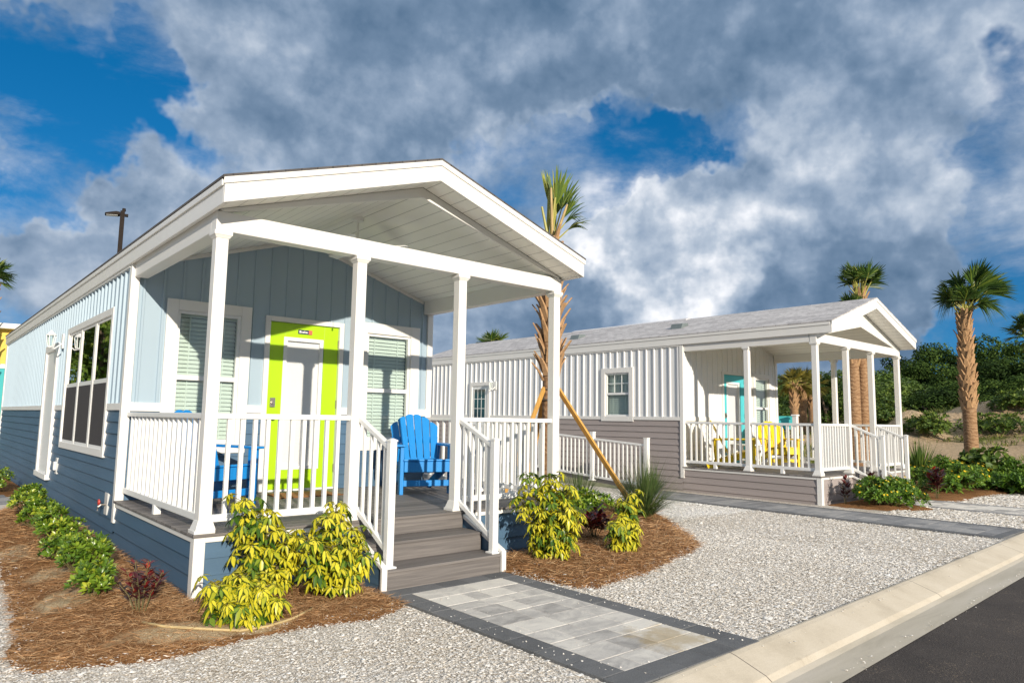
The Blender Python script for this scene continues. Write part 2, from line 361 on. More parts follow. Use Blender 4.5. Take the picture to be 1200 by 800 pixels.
def arr_mesh(name, V, F, mat, parent=None, uv=None, tint=None, smooth=False):
    """mesh from numpy arrays: V (n,3), F (m,k) all faces of k corners, uv per vertex, tint per vertex"""
    me = bpy.data.meshes.new(name); V = np.asarray(V, np.float32); F = np.asarray(F, np.int32); m, k = F.shape
    me.vertices.add(len(V)); me.vertices.foreach_set('co', V.ravel())
    me.loops.add(m*k); me.loops.foreach_set('vertex_index', F.ravel())
    me.polygons.add(m); me.polygons.foreach_set('loop_start', np.arange(0, m*k, k, dtype=np.int32))
    me.polygons.foreach_set('use_smooth', np.full(m, bool(smooth)))
    me.update(calc_edges=True)
    if uv is not None:
        l = me.uv_layers.new(name='UVMap'); l.data.foreach_set('uv', np.asarray(uv, np.float32)[F.ravel()].ravel())
    if tint is not None:
        a = me.attributes.new('tint', 'FLOAT', 'POINT'); a.data.foreach_set('value', np.asarray(tint, np.float32))
    me.materials.append(mat)
    o = bpy.data.objects.new(name, me); COL.objects.link(o)
    if parent is not None: o.parent = parent
    return o
def nrm(a): return a/np.maximum(np.linalg.norm(a, axis=-1, keepdims=True), 1e-9)
def blades(P, D, N, L, W, tint, seg=2, droop=0.0, fold=.15, belly=.8, world_droop=True, base_w=.0):
    """many leaves: base P, direction D, face normal N, length, width; 3 columns x (seg+1) rings"""
    n = len(P); D = nrm(D); S = nrm(np.cross(D, N)); Nn = nrm(np.cross(S, D))
    L = np.broadcast_to(L, n)[:,None]; W = np.broadcast_to(W, n)[:,None]; droop = np.broadcast_to(droop, n)[:,None]
    rows = []; uvs = []
    dn = np.array([0,0,-1.0]) if world_droop else -Nn
    for i in range(seg+1):
        t = i/seg
        w = max(math.sin(math.pi*t**belly), base_w*(1-t)) if 0 < t < 1 else (base_w if t == 0 else 0.02)
        c = P + D*L*t + dn*(droop*L*t*t)
        for k in (-1, 0, 1):
            rows.append(c + S*(W*.5*w*k) - Nn*(fold*W*w*(1-abs(k))))
            uvs.append((.5+.5*k*1.0, t))
    V = np.stack(rows, 1).reshape(-1, 3); UV = np.tile(np.array(uvs), (n,1))
    q = []
    for i in range(seg):
        for k in (0, 1):
            a = i*3+k; q.append((a, a+1, a+4, a+3))
    q = np.array(q); F = (q[None] + (np.arange(n)*3*(seg+1))[:,None,None]).reshape(-1, 4)
    T = np.repeat(np.broadcast_to(tint, n), 3*(seg+1))
    return V, F, UV, T
def merge(parts):
    V, F, U, T = [], [], [], []; o = 0
    for v, f, u, t in parts:
        V.append(v); F.append(f+o); U.append(u); T.append(t); o += len(v)
    return np.concatenate(V), np.concatenate(F), np.concatenate(U), np.concatenate(T)
def rdir(n, up=0.0):
    a = rng.normal(size=(n,3)); a[:,2] += up; return nrm(a)
def fnoise(x, y, s=1.0, k=0):
    return (math.sin(x*1.7*s+1.3+k)*math.cos(y*2.1*s+.4+k) + .5*math.sin(x*4.1*s+y*3.3*s+2+k) + .3*math.cos(x*7.7*s-y*6.1*s+k))/1.8


# ------------------------------------------------------------------ cottage
class Frame:
    """a wall plane: l along it, d outwards, z up"""
    def __init__(s, o, a, n): s.o, s.a, s.n = Vector(o), Vector(a), Vector(n)
    def p(s, l, d, z): q = s.o + s.a*l + s.n*d; return (q.x, q.y, q.z+z)
    def box(s, mb, l0, l1, d0, d1, z0, z1):
        a = s.p(l0, d0, z0); b = s.p(l1, d1, z1)
        return mb.box(min(a[0],b[0]), max(a[0],b[0]), min(a[1],b[1]), max(a[1],b[1]), z0, z1)
def batten_wall(mb, fr, l0, l1, z0, ztop, openings=(), pitch=.2, bw=.034, bd=.016, phase=.5):
    pts = {l0: 0.0, l1: 0.0}
    k = l0 + pitch*phase
    while k < l1 - bw:
        for dl, o in ((-bw/2, 0), (-bw/2+.006, bd), (bw/2-.006, bd), (bw/2, 0)): pts[round(k+dl, 4)] = o
        k += pitch
    def off(l):
        ks = sorted(pts)
        for a, b in zip(ks, ks[1:]):
            if a <= l <= b: return pts[a] + (pts[b]-pts[a])*(l-a)/max(b-a, 1e-9)
        return 0
    for op in openings:
        for e in op[:2]:
            if l0 < e < l1 and e not in pts: pts[e] = off(e)
    if not isinstance(ztop, (int, float)):
        m = ztop(None)
        if l0 < m < l1: pts[m] = off(m)
    zt = (lambda l: ztop) if isinstance(ztop, (int, float)) else ztop
    ks = sorted(pts); idx = {}
    def V(l, z):
        key = (round(l,4), round(z,4))
        if key not in idx: idx[key] = len(mb.v); mb.v.append(fr.p(l, pts[l], z))
        return idx[key]
    for a, b in zip(ks, ks[1:]):
        m = (a+b)/2; cuts = sorted([(o[2], o[3]) for o in openings if o[0] < m < o[1]]); z = z0
        for c0, c1 in cuts:
            if c0 > z: mb.f.append((V(a,z), V(b,z), V(b,c0), V(a,c0)))
            z = max(z, c1)
        if z < min(zt(a), zt(b)): mb.f.append((V(a,z), V(b,z), V(b,zt(b)), V(a,zt(a))))
    return mb
def lap_wall(mb, fr, l0, l1, z0, z1, openings=(), course=.127, proud=.020, ltop=None):
    """clapboards: every course leans out at its foot; ltop(z) may cut the end of the course (stair skirts)"""
    z = z1
    while z > z0 + 1e-4:
        zb = max(z0, z-course); brk = [zb, z]
        for o in openings:
            for e in o[2:4]:
                if zb < e < z: brk.append(e)
        brk = sorted(brk)
        for a, b in zip(brk, brk[1:]):
            mid = (a+b)/2
            fo = lambda q: .003 + (proud-.003)*(1-(q-zb)/course)
            spans = [(l0, l1)]
            for o in openings:
                if o[2] < mid < o[3]:
                    ns = []
                    for s0, s1 in spans:
                        if o[1] <= s0 or o[0] >= s1: ns.append((s0, s1)); continue
                        if o[0] > s0: ns.append((s0, o[0]))
                        if o[1] < s1: ns.append((o[1], s1))
                    spans = ns
            for s0, s1 in spans:
                ea = s1 if ltop is None else ltop(a); eb = s1 if ltop is None else ltop(b)
                i = len(mb.v)
                mb.v += [fr.p(s0, fo(a), a), fr.p(ea, fo(a), a), fr.p(eb, fo(b), b), fr.p(s0, fo(b), b), fr.p(s0, 0, a), fr.p(ea, 0, a)]
                mb.f += [(i, i+1, i+2, i+3)]
                if abs(a-zb) < 1e-6: mb.f += [(i+4, i+5, i+1, i)]
        z = zb
    return mb
def ring(mb, fr, l0, l1, z0, z1, w, d0, d1, wb=None, wt=None):
    wb = w if wb is None else wb; wt = w if wt is None else wt
    fr.box(mb, l0, l0+w, d0, d1, z0, z1); fr.box(mb, l1-w, l1, d0, d1, z0, z1)
    fr.box(mb, l0+w, l1-w, d0, d1, z0, z0+wb); fr.box(mb, l0+w, l1-w, d0, d1, z1-wt, z1)
    return mb
def window(house, fr, L0, L1, Z0, Z1, cas, zmid, units=1, screen=False, blinds=True, grid=False, sill=True, glass='glass'):
    """casing outer rectangle; returns the hole in the wall"""
    l0, l1, z0, z1 = L0+cas, L1-cas, Z0+cas, Z1-cas
    sh = .032 if units > 1 else 0.0     # the ganged side window is glazed almost flush with its frame
    mb = MB(); ring(mb, fr, L0, L1, Z0, Z1, cas, -.05, .034)
    mull = .085
    uw = (l1-l0-mull*(units-1))/units
    for k in range(1, units):
        c = l0 + k*uw + (k-1)*mull; fr.box(mb, c, c+mull, -.05, .020, z0, z1)
    win = mb.build('window', MT['white'], house, .004)
    for k in range(units):
        a = l0 + k*(uw+mull); b = a+uw
        s = MB(); ring(s, fr, a, b, z0, z1, .034, -.049, .004+sh*.35); fr.box(s, a+.034, b-.034, -.045, -.004+sh*.55, zmid-.026, zmid+.026)
        if grid:
            zz = zmid+.026; hz = z1-.034
            for i in (1, 2): q = a+.034+(b-a-.068)*i/3; fr.box(s, q-.007, q+.007, -.032, -.018, zz, hz)
            q = (zz+hz)/2; fr.box(s, a+.034, b-.034, -.033, -.017, q-.007, q+.007)
        s.build('sash', MT['white_vinyl'], win)
        g = MB(); fr.box(g, a+.03, b-.03, -.029+sh, -.025+sh, z0+.03, z1-.03); g.build('glass_pane', MT[glass], win)
        if screen:
            g = MB(); fr.box(g, a+.034, b-.034, -.016+sh*.78, -.012+sh*.78, z0+.034, zmid-.026); g.build('insect_screen', MT['screen'], win)
        if blinds:
            g = MB(); q = z0+.05
            fr.box(g, a+.02, b-.02, -.112, -.075, z1-.06, z1-.01)
            while q < z1-.06:
                e = fr.p(a+.03, -.068, q-.014), fr.p(b-.03, -.068, q-.014), fr.p(b-.03, -.098, q+.030), fr.p(a+.03, -.098, q+.030)
                i = len(g.v); g.v += list(e) + [(x, y, z+.004) for x, y, z in e]
                g.f += [(i,i+1,i+2,i+3), (i+7,i+6,i+5,i+4), (i,i+4,i+5,i+1), (i+2,i+6,i+7,i+3), (i+1,i+5,i+6,i+2), (i+3,i+7,i+4,i)]
                q += .047
            for q in (a+.16, b-.16): fr.box(g, q-.006, q+.006, -.068, -.064, z0+.03, z1-.03)
            g.build('blinds', MT['blind'], win)
    return (l0, l1, z0, z1)
def door(house, fr, L0, L1, Z0, Z1, mat, inset, plate=None, cas=.06, pet=None):
    mb = MB(); fr.box(mb, L0-cas, L0, -.05, .034, Z0, Z1+cas); fr.box(mb, L1, L1+cas, -.05, .034, Z0, Z1+cas); fr.box(mb, L0, L1, -.05, .034, Z1, Z1+cas)
    fr.box(mb, L0, L1, -.05, .03, Z0-.02, Z0+.018)
    mb.build('door_frame', MT['white'], house, .004)
    a, b, c, d = inset
    mb = MB(); ring(mb, fr, L0+.004, L1-.004, Z0+.02, Z1-.004, a-L0, -.045, -.003, c-Z0-.02, Z1-d)
    dr = mb.build('door', mat, house, .003)
    mb = MB(); ring(mb, fr, a-.012, b+.012, c-.012, d+.012, .045, -.044, .010); dr_in = mb.build('glazing_frame', MT['door_white'], dr, .003)
    mb = MB(); fr.box(mb, a+.03, b-.03, -.012, -.009, c+.03, d-.03); mb.build('glass_pane', MT['clear_glass'], dr)
    mb = MB(); q = c+.04
    fr.box(mb, a+.03, b-.03, -.042, -.040, c+.03, d-.03)
    while q < d-.04:
        fr.box(mb, a+.034, b-.034, -.040, -.034, q, q+.0150); q += .0165
    mb.build('blinds', MT['door_white'], dr)
    hx = L0+.075
    mb = MB(); mb.tube([fr.p(hx, -.003, Z0+1.03), fr.p(hx, .014, Z0+1.03)], .033, 14); fr.box(mb, hx-.03, hx+.03, -.003, .018, Z0+1.0, Z0+1.11); mb.tube([fr.p(hx, .018, Z0+1.05), fr.p(hx, .04, Z0+1.05)], .02, 12)
    mb.build('lock', MT['metal'], dr)
    mb = MB(); mb.tube([fr.p(hx, -.003, Z0+.88), fr.p(hx, .010, Z0+.88), fr.p(hx, .035, Z0+.88), fr.p(hx, .045, Z0+.88), fr.p(hx, .07, Z0+.88), fr.p(hx, .078, Z0+.88)], [.032, .032, .012, .026, .028, .012], 14)
    mb.build('handle', MT['metal'], dr, smooth=True)
    for z in (Z0+.25, Z0+1.05, Z0+1.82):
        mb = MB(); fr.box(mb, L1-.012, L1+.012, -.004, .012, z-.05, z+.05); mb.build('hinge', MT['metal'], dr)
    if plate:
        x0, x1, zc = plate
        mb = MB(); fr.box(mb, x0, x1, -.003, .006, zc-.026, zc+.026); pl = mb.build('name_plate', MT['plate_dark'], dr)
        mb = MB(); fr.box(mb, x1-.045, x1+.002, -.002, .009, zc-.028, zc+.028); mb.build('plate_end', MT['plate_red'], dr)
        mb = MB(); q = x0+.012
        for wv, hv in ((.022, .026), (.012, .018), (.016, .018), (.010, .026), (.018, .018), (.008, .018)):
            fr.box(mb, q, q+wv, .006, .0085, zc-.013, zc-.013+hv); q += wv+.005
        mb.build('plate_lettering', MT['white_vinyl'], dr)
    return (L0, L1, Z0, Z1)
MT['plate_dark'] = paint('dark_blue_plate', (.03, .035, .10), .4, .05, 3)
MT['plate_red'] = paint('coral_plate_end', (.62, .16, .10), .4, .05, 3)

W, DK, ZB, ZBT, HR = 3.84, .489, 2.842, 3.000, .912
C2, C3 = 1.300, 2.446
EX, OV, ZE, ZR = .052, .307, 3.181, 3.823
SLOPE = (ZR-ZE)/(W/2+EX)
def ztop_roof(x): return ZR - abs(x-W/2)*SLOPE
CW = .0485   # half width of a porch column

def railing(house, p, q, n, axis_posts=(), mid_block=False, baluster_w=.031):
    """level or sloping railing from p to q (both at the deck level); children: bottom rail, balusters"""
    p, q = Vector(p), Vector(q); up = Vector((0,0,1))
    mb = MB(); mb.bar(p+up*(HR-.022), q+up*(HR-.022), .062, .044)
    top = mb.build('railing', MT['white_vinyl'], house, .006)
    mb = MB(); mb.bar(p+up*.105, q+up*.105, .044, .056); mb.build('bottom_rail', MT['white_vinyl'], top, .005)
    for i in range(n):
        c = p.lerp(q, (i+1)/(n+1)); h = baluster_w/2
        mb = MB(); mb.box(c.x-h, c.x+h, c.y-h, c.y+h, c.z+.115, c.z+HR-.035); mb.build('baluster', MT['white_vinyl'], top)
    if mid_block:
        c = p.lerp(q, .5); mb = MB(); mb.box(c.x-.03, c.x+.03, c.y-.03, c.y+.03, c.z, c.z+.08); mb.build('support_block', MT['white_vinyl'], top)
    return top
def column(house, x, y):
    mb = MB(); mb.box(x-CW, x+CW, y-CW, y+CW, DK, ZB)
    c = mb.build('column', MT['white'], house, .006)
    mb = MB(); mb.frustum(x, y, ZB-.058, ZB-.034, CW+.004, CW+.018); mb.box(x-CW-.022, x+CW+.022, y-CW-.022, y+CW+.022, ZB-.034, ZB-.001)
    mb.build('capital', MT['white'], c, .003)
    mb = MB(); mb.box(x-CW-.034, x+CW+.024, y-CW-.024, y+CW+.034, DK+.001, DK+.028); mb.frustum(x, y, DK+.028, DK+.10, CW+.026, CW+.004)
    mb.build('plinth', MT['white'], c, .003)
def adirondack(name, mat, loc, rz, label, group):
    t = empty(name, loc, rz, label, 'chair', group)
    def pt(n, mb, bev=.004): return mb.build(n, mat, t, bev)
    for sx in (-1, 1):
        mb = MB(); mb.box(sx*.30-.022, sx*.30+.022, -.40, -.29, 0, .555); pt('leg', mb)                       # front leg
        mb = MB(); mb.bar((sx*.245, -.375, .335), (sx*.245, .50, .02), .026, .115); pt('leg', mb)             # long side rail that is the rear leg
        mb = MB(); mb.box(sx*.335-.07, sx*.335+.07, -.44, .36, .557, .583); pt('armrest', mb, .008)
        mb = MB(); mb.prism([(-.37, .555), (-.29, .555), (-.31, .38)], 0, sx*.335-.011, sx*.335+.011); pt('arm_bracket', mb)
        mb = MB(); mb.bar((sx*.335, .34, .556), (sx*.300, .30, .13), .03, .06, (0,1,0)); pt('arm_post', mb)
    mb = MB(); mb.box(-.276, .276, -.418, -.394, .262, .385); pt('apron', mb)
    mb = MB(); mb.box(-.276, .276, -.385, -.362, .095, .165); pt('stretcher', mb)
    for i in range(6):
        f = i/5; y = -.392 + f*.46; z = .392 - f*.155
        mb = MB(); mb.bar((-.285, y, z), (.285, y, z), .078, .022, (0, .32, 1)); pt('seat_slat', mb)
    n = 6
    for i in range(n):
        u = (i-(n-1)/2)/((n-1)/2)
        h = .93 - .115*abs(u)**2.0 - .02*(1-abs(u))*0
        xb, xt = u*.205, u*.262
        wb, wt = .070, .098
        yb, zb, yt, zt = .06, .235, .06+.36*(h-.235)/.7, h
        mb = MB()
        th = .011; nn = Vector((0, -(zt-zb), (yt-yb))).normalized()
        arc = []
        for k in range(7):
            a = k/6*2-1
            arc.append((xt+a*wt/2, h + .016*(1-a*a) - .030*a*u))
        poly = [(xb-wb/2, zb), (xb+wb/2, zb)] + arc[::-1]
        vs = []
        for s in (-1, 1):
            for x, z in poly:
                y = yb + (yt-yb)*(z-zb)/(zt-zb)
                vs.append((x, y + nn.y*th*s, z + nn.z*th*s))
        k = len(poly)
        fs = [tuple(range(k)), tuple(range(2*k-1, k-1, -1))] + [(j, (j+1)%k, (j+1)%k+k, j+k) for j in range(k)]
        mb.add(vs, fs); pt('back_slat', mb, .003)
    for z, w in ((.36, .25), (.62, .30)):
        mb = MB(); y = .06+.36*(z-.235)/.7+.030; mb.box(-w, w, y-.012, y+.012, z-.04, z+.04); pt('back_brace', mb)
    return t
def lantern(house, p, out):
    """carriage lamp: back plate, arm, glazed body"""
    p = Vector(p); o = Vector(out)
    mb = MB(); mb.bar(p+Vector((0,0,-.10)), p+Vector((0,0,.12)), .11, .024, o); lt = mb.build('wall_lantern', MT['white_vinyl'], house, .004)
    c = p + o*.15
    mb = MB(); mb.tube([p+Vector((0,0,-.02)), p+o*.10+Vector((0,0,-.11)), c+Vector((0,0,-.10))], .010, 8); mb.build('arm', MT['white_vinyl'], lt)
    mb = MB(); mb.tube([c+Vector((0,0,z)) for z in (-.105, -.09, -.075)], [.022, .045, .041], 6); mb.build('base_cap', MT['white_vinyl'], lt)
    mb = MB(); mb.tube([c+Vector((0,0,z)) for z in (.085, .093, .125, .148, .166)], [.070, .074, .041, .017, .006], 6); mb.build('lamp_roof', MT['white_vinyl'], lt)
    for k in range(6):
        a = k*math.pi/3; d = Vector((math.cos(a), math.sin(a), 0)); mb = MB(); mb.bar(c+d*.039+Vector((0,0,-.08)), c+d*.063+Vector((0,0,.088)), .009, .009, (0,1,0.01)); mb.build('bar', MT['white_vinyl'], lt)
    mb = MB(); mb.tube([c+Vector((0,0,-.075)), c+Vector((0,0,.085))], [.034, .057], 6, False); mb.build('glass_pane', MT['glass'], lt)

def cottage(name, loc, rz, label, P):
    h = empty(name, loc, rz, label, 'cottage', 'park cottages with gabled porches')
    D, L = P['D'], P['L']; sid, lap, shg = P['siding'], P['lap'], P['shingle']
    wh = MT['white']
    fF, fL, fR, fB = Frame((0,D,0),(1,0,0),(0,-1,0)), Frame((0,0,0),(0,1,0),(-1,0,0)), Frame((W,0,0),(0,1,0),(1,0,0)), Frame((0,L,0),(1,0,0),(0,1,0))
    fP = Frame((0,0,0),(1,0,0),(0,-1,0))
    zc = lambda x: ztop_roof(x) - .21
    ztop = lambda l: W/2 if l is None else zc(l)+.02
    BZ0, BZ1 = 1.425, 1.492
    # ---- openings
    opF = []; opL = []
    for w in P['front_windows']: opF.append(window(h, fF, *w['rect'], w['cas'], w['mid'], 1, False, True, w.get('grid', False)))
    dz = P['door']
    opF.append(door(h, fF, dz['x'][0], dz['x'][1], DK+.004, dz['top'], dz['mat'], dz['inset'], dz.get('plate')))
    casF = [(w['rect'][0]+.01, w['rect'][1]-.01, w['rect'][2]+.01, w['rect'][3]-.01) for w in P['front_windows']] + [(dz['x'][0]-.05, dz['x'][1]+.05, DK, dz['top']+.05)]
    for w in P['side_windows']: window(h, fL, *w['rect'], w['cas'], w['mid'], w['units'], w['screen'], w['blinds'], w.get('grid', False), True, w.get('glass', 'glass'))
    casL = [(w['rect'][0]+.01, w['rect'][1]-.01, w['rect'][2]+.01, w['rect'][3]-.01) for w in P['side_windows']]
    sd = P['side_door']; casL.append((sd[0]+.01, sd[1]-.01, sd[2]+.01, sd[3]-.01))
    # ---- walls
    mb = MB(); batten_wall(mb, fF, .0, W, BZ1, ztop, casF, .2, phase=.55); mb.build('porch_wall', sid, h)
    for a, b in ((.0, dz['x'][0]-.05), (dz['x'][1]+.05, W)):
        mb = MB(); lap_wall(mb, fF, a, b, DK, BZ0, casF); mb.build('porch_lower_wall', P['lapF'], h)
    mb = MB(); batten_wall(mb, fL, D, L, BZ1, 3.02, casL, .205, bw=.040, bd=.024); mb.build('side_wall', sid, h)
    mb = MB(); lap_wall(mb, fL, D, L, -.06, BZ0, casL); mb.build('side_lower_wall', lap, h)
    mb = MB(); batten_wall(mb, fR, D, L, BZ1, 3.02, (), .205, bw=.040, bd=.024); mb.build('side_wall', sid, h)
    mb = MB(); lap_wall(mb, fR, D, L, -.06, BZ0); mb.build('side_lower_wall', lap, h)
    mb = MB(); batten_wall(mb, fB, 0, W, BZ1, lambda l: W/2 if l is None else ztop_roof(l)-.05, (), .205); mb.build('rear_wall', sid, h)
    mb = MB(); lap_wall(mb, fB, 0, W, -.06, BZ0); mb.build('rear_lower_wall', lap, h)
    # ---- white band between the two sidings
    def band(fr, a, b, cuts, z0=BZ0-.004, z1=BZ1+.004):
        spans = [(a, b)]
        for c in cuts:
            if c[2] < BZ0 and c[3] > BZ1 or (c[2] < BZ1+.1 and c[3] > BZ1):
                spans = [s for q in spans for s in ((q[0], min(q[1], c[0])), (max(q[0], c[1]), q[1])) if s[1]-s[0] > .01]
        for s in spans: mb = MB(); fr.box(mb, s[0], s[1], 0, .029, z0, z1); mb.build('band_trim', wh, h, .003)
    band(fF, .056, W-.056, casF, BZ0-.012, BZ1+.014); band(fL, D+.056, L-.086, casL); band(fR, D+.056, L-.086, ())
    # ---- corner trims and friezes
    for x in (-.030, W-.055):
        mb = MB(); mb.box(x, x+.085, D-.030, D+.055, .262 if x < 0 else .0, 3.03); mb.build('corner_trim', wh, h, .004)
        mb = MB(); mb.box(x, x+.085, L-.085, L+.03, .0, 3.03); mb.build('corner_trim', wh, h, .004)
    for s in (0, 1):
        mb = MB(); (fL if s == 0 else fR).box(mb, D+.056, L-.086, .0, .036, 2.955, 3.04); mb.build('frieze_trim', wh, h, .003)
    # ---- porch skirts, deck, steps
    sx0, sx1 = 1.285, 2.485            # clear width of the stairs
    mb = MB(); lap_wall(mb, fP, .05, sx0-.02, -.06, DK-.055); mb.build('skirt', lap if P.get('lap_front') is None else P['lap_front'], h)
    mb = MB(); lap_wall(mb, fP, sx1+.02, W-.05, -.06, DK-.055); mb.build('skirt', lap if P.get('lap_front') is None else P['lap_front'], h)
    mb = MB(); lap_wall(mb, fL, .05, D-.0, -.06, DK-.055); mb.build('skirt', lap, h)
    mb = MB(); lap_wall(mb, fR, .05, D-.0, -.06, DK-.055); mb.build('skirt', lap, h)
    for x0 in (-.026, W-.058):
        mb = MB(); mb.box(x0, x0+.084, -.026, .062, -.06, DK-.024); mb.build('corner_trim', wh, h, .004)
    for a, b in ((.058, sx0-.03), (sx1+.03, W-.058)):
        mb = MB(); mb.box(a, b, -.024, 0, DK-.062, DK-.024); mb.build('skirt_cap', wh, h, .003)
    for x0 in (-.024, W):
        mb = MB(); mb.box(x0, x0+.024, .062, D-.031, DK-.062, DK-.024); mb.build('skirt_cap', wh, h, .003)
    mb = MB(); mb.box(-.034, W+.034, -.030, D-.004, DK-.023, DK); mb.build('deck', MT['deck'], h, .004)
    mb = MB()
    mb.box(sx0, sx1, -.02, -.001, .33, DK-.024)                        # risers
    mb.box(sx0, sx1, -.318, -.298, .165, .330-.024); mb.box(sx0, sx1, -.600, -.580, -.06, .165-.024)
    mb.box(sx0, sx1, -.332, -.021, .330-.023, .330); mb.box(sx0, sx1, -.614, -.300, .165-.023, .165)
    mb.build('steps', MT['riser'], h, .004)
    for k, x in enumerate((sx0-.024, sx1+.024)):
        fr = Frame((x, 0, 0), (0,-1,0), (-1 if k == 0 else 1, 0, 0))
        zt_ = lambda l: DK-.06 - .300*max(0.0, l)/.585 if l < .585 else .0
        lt_ = lambda z: .600 if z < .185 else .600*(DK-.06-z)/(DK-.06-.185)
        mb = MB(); lap_wall(mb, fr, .004, .60, -.06, DK-.06, (), .127, .014, lt_); 
        # inner face of the stringer
        i = fr.p(.0, -.022, -.06); mb.prism([(.0, -.06), (-.60, -.06), (-.60, .185), (.0, DK-.06)], 0, x-.010, x+.010)
        st = mb.build('stair_side', lap if P.get('lap_front') is None else P['lap_front'], h)
        mb = MB(); mb.bar((x, .0, DK-.045), (x, -.606, .190), .050, .030); mb.build('stringer_trim', wh, st, .003)
        mb = MB(); mb.box(x-.025, x+.025, -.628, -.600, -.06, .196); mb.build('stringer_trim', wh, st, .003)
    # ---- columns, beams, railings
    for x in (.056, C2, C3, W-.056): column(h, x, .056)
    for y in P['side_columns']:
        for x in (.056, W-.056): column(h, x, y)
    mb = MB(); mb.box(-.002, W+.002, .0, .125, ZB, ZBT); mb.build('beam', wh, h, .006)
    for x in (0, W-.135):
        mb = MB(); mb.box(x+.0015, x+.1335, .1355, D-.031, ZB, 3.03); mb.build('beam', wh, h, .006)
    xa, xb = .056, W-.056
    railing(h, (xa+CW, .056, DK), (C2-CW, .056, DK), 10)
    railing(h, (C3+CW, .056, DK), (xb-CW, .056, DK), 10)
    ys = [.056] + list(P['side_columns']) + [D-.06]
    for x in (xa, xb):
        for a, b in zip(ys, ys[1:]):
            e = b-CW if b < D-.1 else b+.03
            railing(h, (x, a+CW, DK), (x, e, DK), int(round((e-a-CW)/P.get('rail_pitch', .118)))-1, (), True)
    for x in (C2+.045, C3+.010):
        p, q = Vector((x, .02, DK-.02)), Vector((x, -.53, .225))
        up = Vector((0,0,1)); mb = MB(); mb.bar(p+up*.905, q+up*.905, .05, .042); rl = mb.build('railing', MT['white_vinyl'], h, .006)
        mb = MB(); mb.bar(p+up*.115, q+up*.07, .042, .046); mb.build('bottom_rail', MT['white_vinyl'], rl, .005)
        for i in range(4):
            c = p.lerp(q, (i+.8)/4.6); mb = MB(); mb.box(c.x-.012, c.x+.012, c.y-.012, c.y+.012, c.z+.10, c.z+.895); mb.build('baluster', MT['white_vinyl'], rl)
        mb = MB(); mb.box(x-.032, x+.032, -.565, -.501, .166, 1.190); np_ = mb.build('newel_post', MT['white_vinyl'], h, .006)
        mb = MB(); mb.frustum(x, -.533, 1.190, 1.203, .036, .036); mb.frustum(x, -.533, 1.203, 1.216, .033, .010); mb.build('post_cap', MT['white_vinyl'], np_)
        mb = MB(); mb.box(x-.052, x+.052, -.585, -.481, .1655, .182); mb.build('base_flange', MT['white_vinyl'], np_, .004)
    # ---- roof
    y0, y1 = -OV-.012, L+.12
    th = .020; xe = -EX-.018
    ze_ = ztop_roof(xe)
    poly = [(xe, ze_), (W/2, ZR), (W-xe, ze_), (W-xe, ze_+th), (W/2, ZR+th), (xe, ze_+th)]
    mb = MB(); mb.prism(poly, 1, y0, y1); rf = mb.build('roof', shg, h)
    # gable fascias (front and rear): two mitred boards each side, narrow drip board on top
    for yf, ynm in ((-OV, 'f'), (L+.085, 'b')):
        mb = MB()
        mb.prism([(-EX, ZE), (W/2, ZR-.001), (W+EX, ZE), (W+EX, ZE-.198), (W/2, ZR-.199), (-EX, ZE-.198)], 1, yf, yf+.028); mb.build('fascia', wh, h, .004)
        mb = MB(); e = -.014 if ynm == 'f' else .028
        mb.prism([(-EX-.012, ZE-.005), (W/2, ZR-.001), (W+EX+.012, ZE-.005), (W+EX+.012, ZE-.055), (W/2, ZR-.051), (-EX-.012, ZE-.055)], 1, yf+e, yf+e+.014); mb.build('drip_board', wh, h, .003)
    for s in (0, 1):
        mb = MB(); x = -EX if s == 0 else W+EX-.028
        mb.box(x, x+.028, -OV+.0285, L+.084, ZE-.198, ZE+.002); mb.build('eave_fascia', wh, h, .004)
        mb = MB(); x = -EX-.015 if s == 0 else W+EX+.001
        mb.box(x, x+.014, -OV+.0285, L+.084, ZE-.060, ZE-.010); mb.build('drip_board', wh, h, .003)
        mb = MB(); x0, x1 = (-EX+.0285, -.003) if s == 0 else (W+.003, W+EX-.0285)
        mb.box(x0, x1, -OV+.03, L+.08, ZE-.185, ZE-.165); mb.build('eave_soffit', wh, h)
    so = .188
    mb = MB(); mb.prism([(-EX+.03, ztop_roof(-EX+.03)-so), (W/2, ZR-so), (W+EX-.03, ztop_roof(-EX+.03)-so), (W+EX-.03, ztop_roof(-EX+.03)-so+.015), (W/2, ZR-so+.015), (-EX+.03, ztop_roof(-EX+.03)-so+.015)], 1, -OV+.029, -.002); mb.build('soffit', MT['soffit'], h)
    rk = P['rake']
    rz_ = lambda x, k: ztop_roof(x)-k
    xm = .02
    k0 = so+.001
    # rake boards in the plane of the front beam, open gable below them
    xr = min(W/2-.01, W/2 - (ZBT - (ZR-rk))/SLOPE*-1) 
    lo_x = W/2 - P['rake_half']
    mb = MB(); mb.prism([(xm, max(ZBT+.002, rz_(xm, k0)-.0)), (W/2, ZR-k0), (W-xm, max(ZBT+.002, rz_(xm, k0))), (W-xm-.02, ZBT+.001), (W-lo_x, ZBT+.001), (W/2, ZR-rk), (lo_x, ZBT+.001), (xm+.02, ZBT+.001)], 1, .002, .034); mb.build('rake_board', wh, h, .003)
    ck = .21
    xi = .1345
    mb = MB(); mb.prism([(xi-.13, rz_(xi-.13, ck)), (W/2, ZR-ck), (W-xi+.13, rz_(xi-.13, ck)), (W-xi+.13, rz_(xi-.13, ck)+.012), (W/2, ZR-ck+.012), (xi-.13, rz_(xi-.13, ck)+.012)], 1, .036, D-.002); mb.build('ceiling', MT['soffit'], h)
    mb = MB(); z1 = ZR-ck-.002
